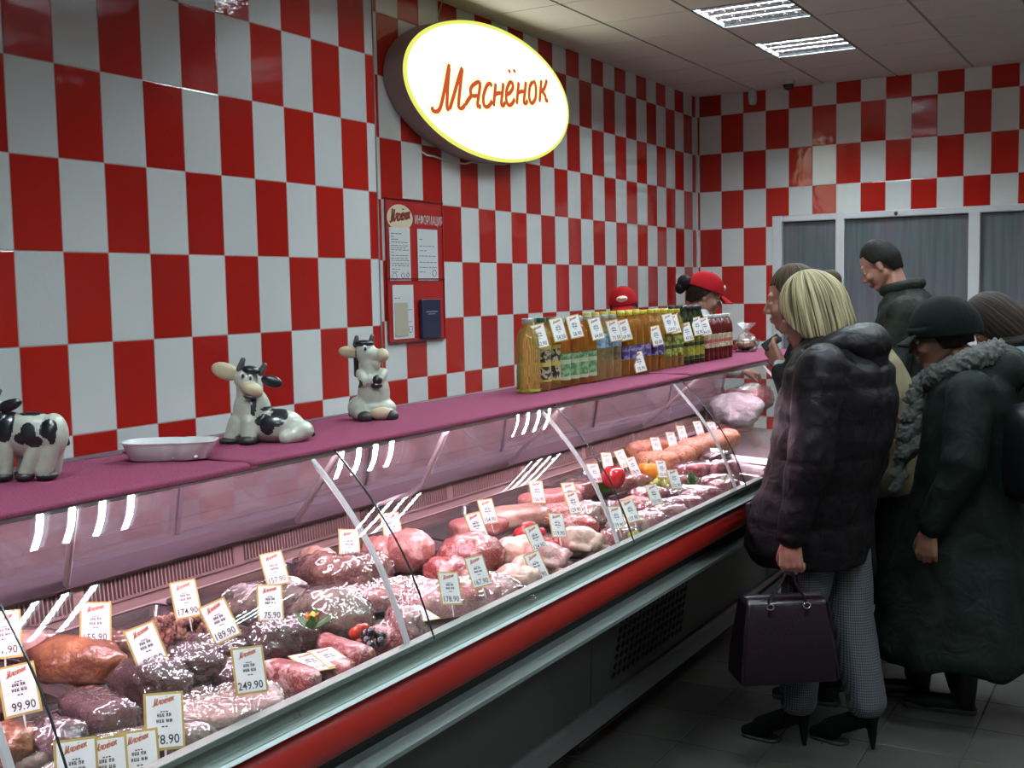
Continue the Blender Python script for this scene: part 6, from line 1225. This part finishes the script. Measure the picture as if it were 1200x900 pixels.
shoe(P, 'shoe', m_boot, (-.01, .088, 0), 0, 0, .25, .08); shoe(P, 'shoe', m_boot, (-.01, -.088, 0), 0, 0, .25, .08)

# ---- 7, 8 the two sellers in red caps behind the bottles
def seller(label, base, heading, hz, hx, hrot, bun):
    P = Person(label, base, heading, (hx, 0, hz), hrot, .98)
    s = hz - 1.48
    P.body([('c', (-.01, 0, 1.33 + s), (-.02, 0, 1.0), .10, .12), ('c', (-.02, 0, 1.0), (-.02, 0, .86), .12, .13), ('c', (-.01, .16, 1.29 + s), (.04, .25, 1.05 + s), .046, .04), ('c', (.04, .25, 1.05 + s), (.26, .14, 1.02 + s), .037, .026), ('c', (-.01, -.16, 1.29 + s), (.04, -.25, 1.05 + s), .046, .04), ('c', (.04, -.25, 1.05 + s), (.26, -.14, 1.02 + s), .037, .026)]
           + legs(0, ((0, .085, .88), (.0, .085, .48), (-.01, .085, .1), (.078, .055, .036)), ((0, -.085, .88), (.0, -.085, .48), (-.01, -.085, .1), (.078, .055, .036))), [hand((.26, .14, 1.02 + s), (1, -.3, -.1), (0, -.4, -1), 1), hand((.26, -.14, 1.02 + s), (1, .3, -.1), (0, .4, -1), -1)], .0055, (.0, 0, 1.35 + s))
    P.hair('hair', m_brown, lambda d: .05 if d < 60 else (.05 - (d - 60) / 30 * .06 if d < 90 else -.01 - .06 * min(1, (d - 90) / 50)), (.096, .110), .086, .125, .012, seed=13, tuck=2.)
    if bun: b = MB(); addshells(b, [('e', (-.15, 0, .035), (.05, .048, .05)), ('e', (-.165, 0, .0), (.035, .04, .045))], P.H, .98); b.obj('hair_bun', m_bhair, P.t, ang=180)
    b = MB()
    def cf(u, v):
        a = 2 * PI * u; ph = v * 1.52; rr = .112 if math.cos(a) > 0 else .120; k = 1 + .012 * math.cos(6 * a) * math.sin(ph); return P.hp((-.012 + rr * math.sin(ph) ** .8 * k * math.cos(a), .093 * math.sin(ph) ** .8 * k * math.sin(a), .028 + .118 * math.cos(ph)))
    b.grid(cf, 60, 16, True); cp = b.obj('cap', m_redcap, P.t, ang=180, solid=.005)
    b = MB(); b.grid(lambda u, v: P.hp((.088 + .082 * v * math.cos((u - .5) * 2.0) + .012 * (1 - abs(2 * u - 1)), (.085 + .008 * v) * math.sin((u - .5) * 2.1), .034 - .028 * v - .016 * (2 * u - 1) ** 2)), 20, 8); b.obj('peak', m_redcap, cp, ang=180, solid=.005)
    b = MB(); b.ell(P.hp((-.012, 0, .147)), (.007, .007, .005)); b.obj('button', m_redcap, cp, ang=180)
    b = MB(); n = 24; vs = [P.hp((-.008 + .1135 * math.sqrt(max(0, 1 - (.034 * math.cos(2 * PI * k / n) / .095) ** 2)) * (1 - .10 * (1 + math.sin(2 * PI * k / n)) / 2), .036 * math.cos(2 * PI * k / n), .083 + .019 * math.sin(2 * PI * k / n))) for k in range(n)]
    ctr = P.hp((.1045, 0, .083)); b.add([ctr] + vs, [(0, 1 + k, 1 + (k + 1) % n) for k in range(n)]); lg = b.obj('oval_logo', mat('white cap badge', (.72, .68, .58), .5), cp, ang=180, solid=.002)
    b = MB()
    for st in LET: stroke(b, [(p * .0155, q * .015 + p * .001) for p, q in st], .004, lambda p, q: P.hp((.1075 - .004 * (q / .015 - .4) - ((p - .027) / .095) ** 2 * .055, p - .027, .076 + q)))
    b.obj('logo_script', m_red, lg, smooth=False)
    P.cloth('uniform', m_whitec, [(.80, 0, 0, .16, .21), (1.0, -.01, 0, .15, .20), (1.15 + s, -.01, 0, .155, .21), (1.27 + s, -.01, 0, .14, .205), (1.34 + s, -.01, 0, .10, .15), (1.40 + s, .0, 0, .068, .075)], [('c', (-.01, .18, 1.28 + s), (.04, .255, 1.05 + s), .07, .06), ('c', (.04, .255, 1.05 + s), (.22, .16, 1.02 + s), .058, .042), ('c', (-.01, -.18, 1.28 + s), (.04, -.255, 1.05 + s), .07, .06), ('c', (.04, -.255, 1.05 + s), (.22, -.16, 1.02 + s), .058, .042)], .010, 2, folds(.008))
    P.cloth('apron', m_redcap, [(.42, .03, 0, .17, .2), (.7, .03, 0, .165, .205), (.95, .03, 0, .145, .195), (1.0, .03, 0, .13, .18)], (), .010, 2, folds(.01, 2))
    P.cloth('trousers', m_blackc, None, legs(0, ((0, .09, .86), (.0, .088, .48), (-.01, .088, .1), (.11, .08, .066)), ((0, -.09, .86), (.0, -.088, .48), (-.01, -.088, .1), (.11, .08, .066))), .010, 1)
    shoe(P, 'shoe', m_boot, (.03, .088, 0), 0, 0, .25, .06); shoe(P, 'shoe', m_boot, (.03, -.088, 0), 0, 0, .25, .06)
    return P
seller('person in a red cap with head bowed behind the oil bottles', (-3.10, 6.80), -64, 1.472, .09, (-4, 8, 6), False)
seller('person in red cap and white collar with dark hair bun, behind the sauce bottles', (-2.60, 6.78), 26, 1.55, .06, (0, 20, 0), True)
# ------------------------------------------------------------------ render look
S.view_settings.view_transform = 'Standard'; S.view_settings.look = 'None'; S.view_settings.gamma = 1; S.view_settings.use_curve_mapping = False
S.view_settings.exposure = 0.0
w = bpy.data.worlds.new('world'); S.world = w; w.use_nodes = True
w.node_tree.nodes['Background'].inputs[0].default_value = (.3, .36, .5, 1); w.node_tree.nodes['Background'].inputs[1].default_value = .02
S.cycles.max_bounces = 8; S.cycles.transparent_max_bounces = 24; S.cycles.caustics_reflective = False; S.cycles.caustics_refractive = False
S.cycles.sample_clamp_indirect = 4.0; S.cycles.use_denoising = True
